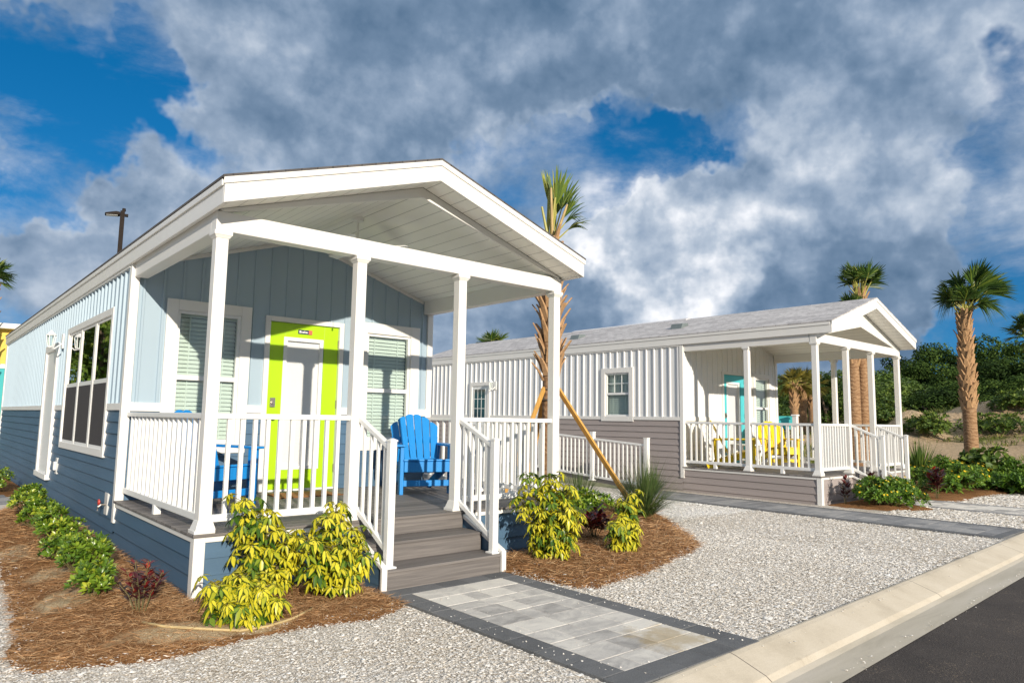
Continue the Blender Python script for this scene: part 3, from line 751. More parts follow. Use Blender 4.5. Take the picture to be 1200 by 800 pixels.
    mb.prism([(xi+.001, rz_(xi, ck)-.004), (W/2, z1), (W-xi-.001, rz_(xi, ck)-.004), (W-xi-.001, rz_(xi, ck)-.044), (W/2, z1-.042), (xi+.001, rz_(xi, ck)-.044)], 1, D-.024, D-.001); mb.build('crown_trim', wh, h)
    # ---- ceiling fan
    fx, fy, fz = W/2, P['fan_y'], ZR-ck-P.get('fan_drop', .16)
    mb = MB(); mb.tube([(fx,fy,ZR-ck-.002), (fx,fy,ZR-ck-.05), (fx,fy,ZR-ck-.06)], [.07,.06,.02], 16); mb.tube([(fx,fy,ZR-ck-.055), (fx,fy,fz+.04)], .014, 8)
    mb.tube([(fx,fy,fz+.055), (fx,fy,fz+.04), (fx,fy,fz-.03), (fx,fy,fz-.06), (fx,fy,fz-.075)], [.03,.10,.105,.06,.02], 18); fn = mb.build('ceiling_fan', MT['white_vinyl'], h, smooth=False)
    for k in range(5):
        a = k*2*math.pi/5+P['fan_a']; d = Vector((math.cos(a), math.sin(a), 0)); mb = MB(); c = Vector((fx, fy, fz-.03))
        mb.bar(c+d*.09, c+d*.60, .12, .010, (d.y*.15, -d.x*.15, 1)); mb.build('blade', MT['white_vinyl'], fn, .003)
    mb = MB(); mb.tube([(fx+.03,fy,fz-.07), (fx+.03,fy,fz-.36)], .0025, 5); mb.tube([(fx+.03,fy,fz-.36), (fx+.03,fy,fz-.385), (fx+.03,fy,fz-.40)], [.004,.014,.004], 8); mb.build('pull_chain', MT['white_vinyl'], fn)
    # ---- side door, lamp, service plates
    l0, l1, z0, z1 = sd
    mb = MB(); fL.box(mb, l0, l0+.11, -.04, .055, z0+.08, z1); fL.box(mb, l1-.11, l1, -.04, .055, z0+.08, z1); fL.box(mb, l0+.11, l1-.11, -.04, .055, z1-.11, z1); fL.box(mb, l0, l1, -.04, .075, z0, z0+.08)
    dr = mb.build('side_door', wh, h, .005)
    mb = MB(); fL.box(mb, l0+.111, l1-.111, -.02, .030, z0+.081, z1-.111); dl = mb.build('door_leaf', MT['door_white'], dr)
    if P.get('side_glazed'):
        g = MB(); a, b, c, d = l0+.2, l1-.2, z0+1.05, z1-.2
        ring(g, fL, a-.03, b+.03, c-.03, d+.03, .03, .028, .042)
        for i in (1, 2): q = a+(b-a)*i/3; fL.box(g, q-.008, q+.008, .032, .040, c, d)
        for i in (1, 2): q = c+(d-c)*i/3; fL.box(g, a, b, .032, .0395, q-.008, q+.008)
        g.build('glazing_frame', MT['white_vinyl'], dr)
        g = MB(); fL.box(g, a, b, .0305, .034, c, d); g.build('glass_pane', MT['tint_glass_dark'], dr)
    ly, lz = P['lamp']; lantern(h, (-.036, ly, lz), (-1,0,0))
    for y, z, kind in P['plates']:
        mb = MB(); fL.box(mb, y-.07, y+.07, 0, .026, z-.115, z+.115); pl = mb.build('utility_plate', MT['pvc'], h, .003)
        if kind == 'valve':
            mb = MB(); mb.tube([(-.026,y,z-.01), (-.07,y,z-.01), (-.095,y,z-.03), (-.10,y,z-.07)], .012, 8); mb.build('spigot', MT['metal'], pl)
            mb = MB(); mb.tube([(-.075,y,z+.02), (-.087,y,z+.02), (-.10,y,z+.02)], [.01,.032,.030], 10); mb.build('valve_wheel', MT['red'], pl)
        else:
            mb = MB(); fL.box(mb, y-.04, y+.04, .026, .06, z-.06, z+.06); mb.build('outlet_cover', MT['white_vinyl'], pl, .004)
    for x, y in P.get('roof_vents', ()):
        z = ztop_roof(x)+th; a = math.atan(SLOPE)
        mb = MB(); mb.prism([(x-.14, z-.05), (x+.14, z+.045), (x+.12, z+.10), (x-.08, z+.075)], 1, y-.15, y+.15); mb.build('roof_vent', MT['vent'], h, .006)
    if P.get('ridge_vent'):
        a, b = P['ridge_vent']; mb = MB(); zz = ZR+th
        mb.prism([(W/2-.14, zz-.045), (W/2, zz+.002), (W/2+.14, zz-.045), (W/2+.14, zz-.02), (W/2, zz+.028), (W/2-.14, zz-.02)], 1, a, b); mb.build('ridge_vent', MT['shingle_cap'], h)
    # floor and dark room behind the glass
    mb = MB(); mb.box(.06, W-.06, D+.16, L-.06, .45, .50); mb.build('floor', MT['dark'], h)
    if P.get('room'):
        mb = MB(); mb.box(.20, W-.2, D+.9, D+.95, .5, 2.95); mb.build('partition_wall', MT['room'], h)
    return h
MT['vent'] = paint('grey_roof_vent', (.16, .19, .19), .5, .1, 5)
MT['shingle_cap'] = paint('pale_ridge_cap', (.62, .61, .62), .8, .08, 10)
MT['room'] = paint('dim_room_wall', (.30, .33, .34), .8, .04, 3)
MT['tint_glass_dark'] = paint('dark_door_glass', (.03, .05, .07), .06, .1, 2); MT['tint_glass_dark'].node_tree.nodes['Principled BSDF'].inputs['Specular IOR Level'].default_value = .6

blue = cottage('cottage', (0,0,0), 0, 'pale blue and navy sided cottage with a lime green porch door', dict(
    D=2.65, L=14.9, siding=MT['blue_siding'], lap=MT['navy_lap'], lapF=MT['navy_lap'], shingle=MT['shingle_dark'],
    front_windows=[dict(rect=(.346, 1.281, .955, 2.660), cas=.118, mid=1.795), dict(rect=(2.690, 3.650, .955, 2.640), cas=.140, mid=1.745)],
    door=dict(x=(1.515, 2.425), top=2.530, mat=MT['lime'], inset=(1.709, 2.203, .754, 2.34), plate=(1.875, 2.055, 2.430)),
    side_windows=[dict(rect=(3.360, 6.330, .890, 2.600), cas=.085, mid=1.765, units=3, screen=True, blinds=False, glass='tint_glass')],
    side_door=(7.05, 8.25, .37, 2.46), lamp=(6.72, 2.44), plates=[(6.44, .62, 'box'), (3.03, .42, 'valve')],
    side_columns=[], rake=.288, rake_half=1.84, rail_pitch=.150, fan_y=1.30, fan_a=.30, fan_drop=.33, room=True))
white = cottage('cottage', (10.37, .17, -.002), .009, 'white and warm grey sided cottage with an aqua porch door', dict(
    D=2.82, L=12.4, siding=MT['white_siding'], lap=MT['grey_lap'], lapF=MT['white_siding'], shingle=MT['shingle_pale'],
    front_windows=[dict(rect=(2.750, 3.560, 1.02, 2.530), cas=.10, mid=1.735)],
    door=dict(x=(1.510, 2.390), top=2.455, mat=MT['aqua'], inset=(1.660, 2.165, .75, 2.28)),
    side_windows=[dict(rect=(4.095, 5.020, 1.385, 2.580), cas=.115, mid=2.0, units=1, screen=False, blinds=True, grid=True)],
    side_door=(9.02, 9.90, .36, 2.40), side_glazed=True, lamp=(8.80, 2.28), plates=[(3.75, .62, 'box')],
    side_columns=[1.385], rake=.530, rake_half=1.62, fan_y=1.40, fan_a=.1, room=True,
    roof_vents=[(.80, 3.45), (.80, 6.55)], ridge_vent=(3.95, 7.7)))

adirondack('adirondack_chair', MT['chair_blue'], (.62, 1.87, DK), R(20), 'blue slatted porch chair beside the green door, half hidden by the railing', 'blue porch chairs')
adirondack('adirondack_chair', MT['chair_blue'], (3.150, 1.785, DK), R(-20), 'blue slatted porch chair below the window, in view between the stair railings', 'blue porch chairs')
adirondack('adirondack_chair', MT['chair_yellow'], (10.37+.52, 2.20, DK), R(36), 'yellow slatted porch chair seen from its side, in front of the aqua door', 'yellow porch chairs')
adirondack('adirondack_chair', MT['chair_yellow'], (12.44, 2.10, DK), R(-38), 'yellow slatted porch chair facing out, below the porch window of the white cottage', 'yellow porch chairs')
t = empty('side_table', (11.72, 2.40, DK), 0, 'small white slatted side table between the two yellow chairs', 'side table')
mb = MB(); mb.box(-.24, .24, -.24, .24, .43, .455); mb.build('tabletop', MT['white_vinyl'], t, .006)
for sx in (-1, 1):
    for sy in (-1, 1): mb = MB(); mb.box(sx*.20-.022, sx*.20+.022, sy*.20-.022, sy*.20+.022, 0, .43); mb.build('leg', MT['white_vinyl'], t)
mb = MB(); mb.box(-.20, .20, -.20, .20, .12, .14); mb.build('shelf', MT['white_vinyl'], t)
MT['coir'] = paint('coir', (.36, .17, .055), .95, .25, 60)
MT['coir_edge'] = paint('coir_edge', (.20, .09, .03), .95, .25, 60)
t = empty('doormat', (1.80, 2.12, DK), 0, 'rectangular brown coir doormat on the deck before the lime door', 'doormat')
mb = MB(); mb.box(-.36, .36, -.22, .22, .001, .014); mb.build('pile', MT['coir'], t, .004)
mb = MB(); mb.box(-.385, .385, -.245, -.221, .001, .011); mb.build('border', MT['coir_edge'], t)
mb = MB(); mb.box(-.385, .385, .221, .245, .001, .011); mb.build('border', MT['coir_edge'], t)

# ------------------------------------------------------------------ ground
KA = math.atan(.033); KP = Vector((2.46, -3.14))
def kerb_y(x): return KP.y + math.tan(KA)*(x-KP.x)
def inside(poly, x, y):
    x = np.asarray(x, float); y = np.asarray(y, float); r = np.zeros(x.shape, bool); n = len(poly)
    for i in range(n):
        x0, y0 = poly[i]; x1, y1 = poly[(i+1)%n]
        if y0 == y1: continue
        c = ((y0 > y) != (y1 > y)) & (x < (x1-x0)*(y-y0)/(y1-y0)+x0); r ^= c
    return r
def edge_dist(poly, x, y):
    d = np.full(np.shape(x), 1e9); n = len(poly)
    for i in range(n):
        a = np.array(poly[i]); b = np.array(poly[(i+1)%n]); ab = b-a
        t = np.clip(((x-a[0])*ab[0]+(y-a[1])*ab[1])/max(ab@ab, 1e-9), 0, 1)
        d = np.minimum(d, np.hypot(x-a[0]-t*ab[0], y-a[1]-t*ab[1]))
    return d
def vnoise(x, y, seed=0):
    r = np.random.default_rng(seed); o = np.zeros(np.shape(x)); a = 1.0; t = 0
    for k in range(5):
        f = 1.1*1.9**k
        for _ in range(2):
            th = r.uniform(0, 6.28); ph = r.uniform(0, 6.28); o += a*np.sin((x*math.cos(th)+y*math.sin(th))*f*2.2+ph)
        t += 1.4*a; a *= .6
    return o/t
def m_gravel(name, light, dark, scale, cont):
    m, nt, b = new_mat(name)
    v = _tex(nt, 'Object')
    vo = nt.nodes.new('ShaderNodeTexVoronoi'); vo.inputs['Scale'].default_value = scale; nt.links.new(v, vo.inputs['Vector']); vo.inputs['Randomness'].default_value = 1
    s = nt.nodes.new('ShaderNodeSeparateColor'); nt.links.new(vo.outputs['Color'], s.inputs[0])
    c = _ramp(nt, s.outputs[0], [(0, dark), (.16, sc(light, .62)), (.42, sc(light, .86)), (.75, light), (1, sc(light, 1.12))])
    c = _mixc(nt, _math(nt, 'MULTIPLY', s.outputs[1], .35), c, (.66, .55, .42), 'MULTIPLY')
    e = nt.nodes.new('ShaderNodeTexVoronoi'); e.feature = 'DISTANCE_TO_EDGE'; e.inputs['Scale'].default_value = scale; nt.links.new(v, e.inputs['Vector'])
    g = nt.nodes.new('ShaderNodeMapRange'); nt.links.new(e.outputs['Distance'], g.inputs[0]); g.inputs[1].default_value = 0; g.inputs[2].default_value = .10; g.inputs[3].default_value = cont
    c = _mixc(nt, 1.0, c, g.outputs[0], 'MULTIPLY')
    n = _noise(nt, v, .9, 4); c = _mixc(nt, 1.0, c, _ramp(nt, n, [(.35, (.90, .87, .82)), (.6, (1, 1, 1))]), 'MULTIPLY')
    nt.links.new(c, b.inputs['Base Color']); b.inputs['Roughness'].default_value = .8; b.inputs['Specular IOR Level'].default_value = .25
    h = _math(nt, 'ADD', g.outputs[0], _math(nt, 'MULTIPLY', s.outputs[2], .8)); _bump(nt, b, h, .9, .012); return m
MT['gravel'] = m_gravel('shell_gravel', (.90, .85, .77), (.50, .44, .36), 60, .70)
MT['white_shell'] = m_gravel('crushed_white_shell', (.95, .93, .89), (.82, .79, .73), 90, .95)
def sheet(name, poly, z, mat, kind='structure'):
    me = bpy.data.meshes.new(name); bm = bmesh.new(); f = bm.faces.new([bm.verts.new((x, y, z)) for x, y in poly]); f.normal_update()
    if f.normal.z < 0: f.normal_flip()
    bm.to_mesh(me); bm.free(); me.materials.append(mat); o = bpy.data.objects.new(name, me); COL.objects.link(o); o['kind'] = kind; return o
def m_sand():
    m, nt, b = new_mat('sandy_soil'); v = _tex(nt, 'Object')
    a = nt.nodes.new('ShaderNodeAttribute'); a.attribute_name = 'tint'
    n = _noise(nt, v, 1.4, 8, .65); n2 = _noise(nt, v, 9, 5, .7)
    s = _ramp(nt, n2, [(.3, (.34, .24, .14)), (.6, (.62, .46, .29)), (.8, (.72, .57, .39))])
    g = _ramp(nt, n2, [(.3, (.07, .09, .022)), (.7, (.21, .22, .065))])
    f = nt.nodes.new('ShaderNodeMapRange'); nt.links.new(_math(nt, 'ADD', a.outputs['Fac'], _math(nt, 'SUBTRACT', n, .5)), f.inputs[0]); f.inputs[1].default_value = .40; f.inputs[2].default_value = .62
    nt.links.new(_mixc(nt, f.outputs[0], s, g), b.inputs['Base Color']); b.inputs['Roughness'].default_value = .95; b.inputs['Specular IOR Level'].default_value = .1
    _bump(nt, b, _math(nt, 'ADD', n2, n), .8, .15); return m
MT['sand'] = m_sand()
sheet('ground', [(-700, -700), (700, -700), (700, 700), (-700, 700)], -.16, paint('dry_grass_ground', (.17, .16, .08), .95, .3, .3))
gx0, gx1 = -14, 16.2
sheet('gravel', [(gx0, kerb_y(gx0)-.05), (gx1, kerb_y(gx1)-.05), (gx1, 26), (gx0, 26)], -.006, MT['gravel'])
sheet('white_shell', [(6.55, .42), (7.3, .60), (8.1, .44), (8.70, .50), (8.70, 7.2), (7.3, 7.2), (6.4, 4.5)], .0015, MT['white_shell'])
# kerb, gutter and road: one profile swept along the street
def street_strip(name, prof, mat, x0=-40, x1=90, n=1, vary=0):
    vs = []; fs = []
    c, s = math.cos(KA), math.sin(KA)
    for i in range(n+1):
        x = x0 + (x1-x0)*i/n
        for yy, z in prof: vs.append((KP.x + c*x - s*yy, KP.y + s*x + c*yy, z))
    k = len(prof)
    for i in range(n):
        for j in range(k-1): fs.append((i*k+j, i*k+j+1, (i+1)*k+j+1, (i+1)*k+j))
    mb = MB(); mb.add(vs, fs); o = mb.build(name, mat); o['kind'] = 'structure'; return o
def m_kerb():
    m, nt, b = new_mat('broom_concrete'); v = _tex(nt, 'Object')
    n = _noise(nt, v, 2.2, 7, .65); n2 = _noise(nt, _tex(nt, 'Object', (2, 30, 30)), 4, 4, .6); n3 = _noise(nt, v, 140, 3, .6)
    c = _ramp(nt, n, [(.28, (.44, .375, .275)), (.5, (.58, .505, .385)), (.72, (.65, .575, .455))])
    c = _mixc(nt, .18, c, _ramp(nt, n3, [(.3, (.25, .22, .18)), (.7, (.75, .70, .62))]))
    tc = nt.nodes.new('ShaderNodeTexCoord'); s = nt.nodes.new('ShaderNodeSeparateXYZ'); nt.links.new(tc.outputs['Object'], s.inputs[0])
    j = _math(nt, 'LESS_THAN', _math(nt, 'FRACT', _math(nt, 'DIVIDE', _math(nt, 'ADD', s.outputs[0], 40.55), 3.05)), .0028)
    c = _mixc(nt, j, c, (.14, .12, .10))
    st = _noise(nt, _tex(nt, 'Object', (1, 1, 1)), 5.5, 6, .7, .8)
    sf = nt.nodes.new('ShaderNodeMapRange'); nt.links.new(st, sf.inputs[0]); sf.inputs[1].default_value = .64; sf.inputs[2].default_value = .74; sf.inputs[4].default_value = .35
    c = _mixc(nt, sf.outputs[0], c, (.30, .235, .16))
    nt.links.new(c, b.inputs['Base Color']); b.inputs['Roughness'].default_value = .85; b.inputs['Specular IOR Level'].default_value = .25
    _bump(nt, b, _math(nt, 'ADD', n2, n3), .25, .004); return m
MT['kerb'] = m_kerb()
def m_gutter():
    m, nt, b = new_mat('gutter_concrete'); v = _tex(nt, 'Object')
    n = _noise(nt, _tex(nt, 'Object', (.35, 2.2, 1)), 2.4, 7, .65, .5); n3 = _noise(nt, v, 140, 3, .6)
    c = _ramp(nt, n, [(.28, (.44, .385, .285)), (.5, (.57, .505, .39)), (.72, (.65, .58, .47))])
    c = _mixc(nt, .15, c, _ramp(nt, n3, [(.3, (.2, .18, .15)), (.7, (.6, .56, .5))]))
    nt.links.new(c, b.inputs['Base Color']); b.inputs['Roughness'].default_value = .85; _bump(nt, b, n3, .2, .003); return m
street_strip('kerb', [(.0, -.02), (.0, .008), (-.020, .010), (-.055, .002), (-.250, -.062), (-.285, -.085)], MT['kerb'], n=1)
street_strip('gutter', [(-.285, -.085), (-.33, -.094), (-.56, -.080)], m_gutter())
def m_asphalt():
    m, nt, b = new_mat('asphalt'); v = _tex(nt, 'Object')
    n = _noise(nt, v, 1.2, 6, .6); n2 = _noise(nt, v, 160, 4, .7); vo = nt.nodes.new('ShaderNodeTexVoronoi'); vo.inputs['Scale'].default_value = 130; nt.links.new(v, vo.inputs['Vector'])
    c = _ramp(nt, n2, [(.3, (.045, .040, .038)), (.55, (.092, .081, .075)), (.75, (.19, .168, .152))])
    c = _mixc(nt, 1.0, c, _ramp(nt, n, [(.3, (.75, .75, .75)), (.7, (1.2, 1.17, 1.12))]), 'MULTIPLY')
    d = _noise(nt, v, 3.4, 6, .75); sp = _noise(nt, v, 70, 2, .5)
    f = _math(nt, 'MULTIPLY', _math(nt, 'GREATER_THAN', d, .56), _math(nt, 'GREATER_THAN', sp, .60)); c = _mixc(nt, _math(nt, 'MULTIPLY', f, .55), c, (.24, .19, .14))
    nt.links.new(c, b.inputs['Base Color']); b.inputs['Roughness'].default_value = .9; b.inputs['Specular IOR Level'].default_value = .12
    _bump(nt, b, _math(nt, 'ADD', n2, vo.outputs['Distance']), .6, .006); return m
street_strip('road', [(-.555, -.084), (-9, -.07)], m_asphalt())

# ------------------------------------------------------------------ paver paths
def m_paver(name, stops, stain=None):
    m, nt, b = new_mat(name); v = _tex(nt, 'Object')
    a = nt.nodes.new('ShaderNodeAttribute'); a.attribute_name = 'tint'
    n = _noise(nt, _tex(nt, 'Object', (1.5, 2.4, 1)), 3.0, 7, .70, .9); n3 = _noise(nt, v, 150, 3, .6)
    t = _math(nt, 'ADD', _math(nt, 'MULTIPLY', a.outputs['Fac'], .50), _math(nt, 'MULTIPLY', _math(nt, 'SUBTRACT', n, .25), .95))
    c = _ramp(nt, t, stops); c = _mixc(nt, .16, c, _ramp(nt, n3, [(.3, (.10, .10, .10)), (.7, (.62, .61, .58))]))
    if stain:
        tc = nt.nodes.new('ShaderNodeTexCoord'); d = nt.nodes.new('ShaderNodeVectorMath'); d.operation = 'DISTANCE'; nt.links.new(tc.outputs['Object'], d.inputs[0]); d.inputs[1].default_value = stain
        ns = _noise(nt, v, 7, 5, .7); q = _math(nt, 'ADD', _math(nt, 'DIVIDE', d.outputs['Value'], .34), _math(nt, 'MULTIPLY', _math(nt, 'SUBTRACT', ns, .5), 2.4))
        f = nt.nodes.new('ShaderNodeMapRange'); nt.links.new(q, f.inputs[0]); f.inputs[1].default_value = .9; f.inputs[2].default_value = .35; f.inputs[3].default_value = 0; f.inputs[4].default_value = .55
        c = _mixc(nt, f.outputs[0], c, (.36, .25, .085))
    nt.links.new(c, b.inputs['Base Color']); b.inputs['Roughness'].default_value = .82; b.inputs['Specular IOR Level'].default_value = .25; _bump(nt, b, _math(nt, 'ADD', n3, n), .25, .004); return m
MT['paver'] = m_paver('pale_paver', [(.14, (.27, .255, .24)), (.36, (.50, .475, .44)), (.56, (.72, .68, .61)), (.8, (.82, .775, .69))], (2.10, -2.78, 0))
MT['paver_dark'] = m_paver('charcoal_paver', [(.1, (.055, .058, .064)), (.5, (.10, .105, .112)), (.9, (.15, .152, .158))])
MT['paver_grey'] = m_paver('weathered_paver', [(.1, (.13, .132, .14)), (.45, (.235, .235, .24)), (.9, (.40, .385, .365))])
def slab_arrays(rects, z0, z1, g=.0022, bev=.0028):
    V = []; F = []; T = []
    for x0, x1, y0, y1 in rects:
        x0 += g; x1 -= g; y0 += g; y1 -= g; o = len(V); zj = z1 + random.uniform(-.0010, .0010)
        V += [(x0,y0,z0),(x1,y0,z0),(x1,y1,z0),(x0,y1,z0),(x0,y0,zj-bev),(x1,y0,zj-bev),(x1,y1,zj-bev),(x0,y1,zj-bev),(x0+bev,y0+bev,zj),(x1-bev,y0+bev,zj),(x1-bev,y1-bev,zj),(x0+bev,y1-bev,zj)]
        for k in range(4): F += [(o+k, o+(k+1)%4, o+4+(k+1)%4, o+4+k), (o+4+k, o+4+(k+1)%4, o+8+(k+1)%4, o+8+k)]
        F.append((o+8, o+9, o+10, o+11)); T += [random.random()]*12
    return np.array(V), np.array(F), np.array(T)
def ashlar(x0, x1, y0, y1, along_y=False):
    rects = []; y = y1
    hs = [.235, .235, .16, .235, .235]; k = 0
    while y > y0 + .03:
        hgt = min(hs[k % 5], y-y0); k += 1
        if y-hgt-y0 < .08: hgt = y-y0
        x = x0 - random.uniform(0, .12)
        while x < x1 - .02:
            w = random.choice([.16, .235, .235, .31, .31, .36]); xe = x+w
            if x1 - xe < .09: xe = x1
            rects.append((max(x, x0), min(xe, x1), y-hgt, y)); x = xe
        y -= hgt
    return rects
def border(x0, x1, y0, y1, w):
    r = []; x = x0
    n = round((x1-x0)/.27)
    for i in range(n):
        a, b = x0+(x1-x0)*i/n, x0+(x1-x0)*(i+1)/n; r += [(a, b, y1-w, y1), (a, b, y0, y0+w)]
    n = round((y1-y0-2*w)/.27)
    for i in range(n):
        a, b = y0+w+(y1-y0-2*w)*i/n, y0+w+(y1-y0-2*w)*(i+1)/n; r += [(x0, x0+w, a, b), (x1-w, x1, a, b)]
    return r
def paver_path(x0, x1, y0, y1, w, m_in, m_out, zt=.014, rz=0.0, piv=(0,0)):
    for nm, rects, mt in (('path', ashlar(x0+w, x1-w, y0+w, y1-w), m_in), ('path_border', border(x0, x1, y0, y1, w), m_out)):
        V, F, T = slab_arrays(rects, -.03, zt)
        o = arr_mesh(nm, V, F, mt, None, None, T); o['kind'] = 'structure'
    s = sheet('path_joint_sand', [(x0+.004, y0+.004), (x1-.004, y0+.004), (x1-.004, y1-.004), (x0+.004, y1-.004)], zt-.008, MT['joint'])
MT['joint'] = paint('joint_sand', (.24, .21, .17), .95, .15, 30)
paver_path(1.215, 2.500, -3.165, -.632, .185, MT['paver'], MT['paver_dark'])
paver_path(8.72, 9.92, -2.88, 3.30, .13, MT['paver_grey'], MT['paver_dark'])
paver_path(10.37+1.29, 10.37+2.55, -2.80, -.44, .13, MT['paver'], MT['paver_grey'])
paver_path(-1.95, -.42, 6.95, 8.45, .16, MT['paver'], MT['paver_grey'], .05)

# ------------------------------------------------------------------ mulch beds
def m_mulch():
    m, nt, b = new_mat('pine_straw_mulch'); v = _tex(nt, 'Object')
    n = _noise(nt, v, 2.6, 8, .7, .4); n2 = _noise(nt, _tex(nt, 'Object', (1, 1, 1)), 55, 5, .75, 1.2); n3 = _noise(nt, v, 1.3, 4, .6)
    c = _ramp(nt, n2, [(.26, (.10, .048, .021)), (.48, (.33, .170, .076)), (.72, (.54, .320, .160))])
    c = _mixc(nt, 1.0, c, _ramp(nt, n, [(.3, (.70, .66, .62)), (.65, (1.15, 1.1, 1.0))]), 'MULTIPLY')
    a = nt.nodes.new('ShaderNodeAttribute'); a.attribute_name = 'tint'
    f = nt.nodes.new('ShaderNodeMapRange'); nt.links.new(_math(nt, 'ADD', a.outputs['Fac'], _math(nt, 'MULTIPLY', _math(nt, 'SUBTRACT', n, .5), 1.9)), f.inputs[0]); f.inputs[1].default_value = .25; f.inputs[2].default_value = .75
    c = _mixc(nt, f.outputs[0], c, _ramp(nt, n2, [(.3, (.56, .41, .23)), (.7, (.78, .62, .40))]))
    nt.links.new(c, b.inputs['Base Color']); b.inputs['Roughness'].default_value = .95; b.inputs['Specular IOR Level'].default_value = .1
    _bump(nt, b, _math(nt, 'ADD', n2, n), 1.0, .03); return m
MT['mulch'] = m_mulch()
MT['straw'] = foliage('pine_needles', [(0, (.13, .062, .026)), (.35, (.36, .185, .080)), (.7, (.56, .335, .165)), (1, (.70, .50, .29))], .7, 0, None, .2)
BED_L = [(1.205, -.03), (1.205, -1.02), (1.08, -1.12), (.85, -1.20), (.42, -1.12), (.06, -1.09), (-.25, -1.16), (-.52, -1.20), (-.85, -1.05), (-1.12, -.98), (-1.20, -.70), (-1.09, -.10), (-1.06, .6), (-1.02, 1.26), (-1.0, 2.1), (-.93, 2.9), (-.95, 4.2), (-.90, 5.4), (-.62, 6.6), (-.45, 6.9), (-.012, 6.9), (-.012, -.03)]
BED_R = [(2.512, -.02), (2.512, -.70), (2.61, -1.46), (2.8, -1.53), (3.05, -1.49), (3.37, -1.46), (3.8, -1.36), (4.3, -1.19), (4.8, -1.06), (5.26, -.86), (5.62, -.46), (5.95, -.10), (6.30, .22), (6.75, .75), (7.05, 1.2), (7.3, 1.75), (7.42, 2.6), (7.3, 3.8), (6.6, 4.6), (5.2, 4.9), (3.86, 4.9), (3.86, -.02)]
BED_A = [(10.42, .13), (11.62, .13), (11.64, -1.0), (11.4, -1.28), (10.9, -1.12), (10.55, -.75), (10.42, -.30)]
BED_B = [(12.98, .10), (12.98, -1.02), (13.6, -1.12), (14.6, -1.06), (15.4, -1.12), (16.6, -1.5), (19.5, -2.0), (20.5, 3.0), (15.2, 3.2), (14.4, 3.0), (14.36, .10)]
def bed_height(poly, x, y, seed):
    d = edge_dist(poly, x, y); h = np.minimum(1, d/.22)
    z = .006 + .045*h + .020*h*vnoise(x*1.4, y*1.4, seed) + .010*h*vnoise(x*6, y*6, seed+1)
    if poly is BED_L:      # raked up against the side wall and round the shrubs
        z += .10*np.exp(-np.maximum(0, -x)/.28)*np.clip((y+.2)/1.6, 0, 1)*h + .05*h*np.exp(-((x+.55)/.35)**2)*np.clip((y+1)/1.5, 0, 1)
    return z
def bed(poly, step, seed, sand=()):
    P = np.array(poly); xs = np.arange(P[:,0].min()-step, P[:,0].max()+step*2, step); ys = np.arange(P[:,1].min()-step, P[:,1].max()+step*2, step)
    X, Y = np.meshgrid(xs, ys, indexing='ij')
    ins = inside(poly, X + .03*vnoise(X*5, Y*5, seed+3), Y + .03*vnoise(X*5, Y*5, seed+4))
    Z = np.where(ins, bed_height(poly, X, Y, seed), -.025)
    T = np.zeros_like(X)
    for sx, sy, rx, ry in sand: T = np.maximum(T, 1.25-((X-sx)/rx)**2-((Y-sy)/ry)**2)
    T = T*(.75+.55*vnoise(X*2.6, Y*2.6, seed+7)) + .10*vnoise(X*1.1, Y*1.1, seed+8)
    q = ins.copy(); nx, ny = X.shape; I = np.arange(nx*ny).reshape(nx, ny)
    keep = ins[:-1,:-1] | ins[1:,:-1] | ins[1:,1:] | ins[:-1,1:]
    F = np.stack([I[:-1,:-1], I[1:,:-1], I[1:,1:], I[:-1,1:]], -1)[keep]
    V = np.stack([X, Y, Z], -1).reshape(-1, 3); u = np.unique(F); mp = np.zeros(len(V), int); mp[u] = np.arange(len(u))
    o = arr_mesh('mulch_bed', V[u], mp[F], MT['mulch'], None, None, np.clip(T, 0, 1.2).ravel()[u], True); o['kind'] = 'structure'; return o
SAND_L = [(-.42, -.86, .42, .16), (-.12, -1.0, .28, .09), (.15, -1.02, .30, .08), (-.75, 1.2, .20, .3), (-.85, 2.6, .15, .5), (-.8, .3, .22, .35)]
bed(BED_L, .035, 11, SAND_L); bed(BED_R, .05, 21, [(5.2, -.55, .3, .15)]); bed(BED_A, .08, 31); bed(BED_B, .14, 41, [(17.5, 1.5, 1.4, .8)])
def straw(poly, n, seed, L, Wd, box, sand=()):
    x = rng.uniform(box[0], box[1], n); y = rng.uniform(box[2], box[3], n); k = inside(poly, x, y); x, y = x[k], y[k]
    # needles lie thinner over the bare sandy spots
    for sx, sy, rx, ry in sand:
        k = (((x-sx)/rx)**2 + ((y-sy)/ry)**2 > .75) | (rng.random(len(x)) < .30); x, y = x[k], y[k]
    n = len(x); z = bed_height(poly, x, y, seed) + rng.uniform(.001, .016, n)
    a = rng.uniform(0, 2*math.pi, n) + .6*vnoise(x*3, y*3, 5); D = np.stack([np.cos(a), np.sin(a), rng.normal(0, .14, n)], 1)
    N = rdir(n, 2.5); Ln = rng.uniform(.55, 1.25, n)*L
    V, F, U, T = blades(np.stack([x, y, z], 1), D, N, Ln, Wd, np.clip(rng.beta(2, 2.2, n), 0, 1), 2, rng.normal(0, .05, n), 0, .8, True, .6)
    # two columns are enough for a needle
    return V, F, U, T
parts = [straw(BED_L, 46000, 11, .095, .0034, (-1.25, 1.25, -1.25, 1.6), SAND_L), straw(BED_L, 9000, 11, .12, .005, (-1.1, 0, 1.6, 6.5)),
         straw(BED_R, 24000, 21, .11, .0048, (2.5, 5.8, -1.6, .6)), straw(BED_R, 4000, 21, .16, .008, (5.0, 7.4, -.5, 3))]
V, F, U, T = merge(parts); o = arr_mesh('pine_straw', V, F, MT['straw'], None, U, T); o['kind'] = 'stuff'

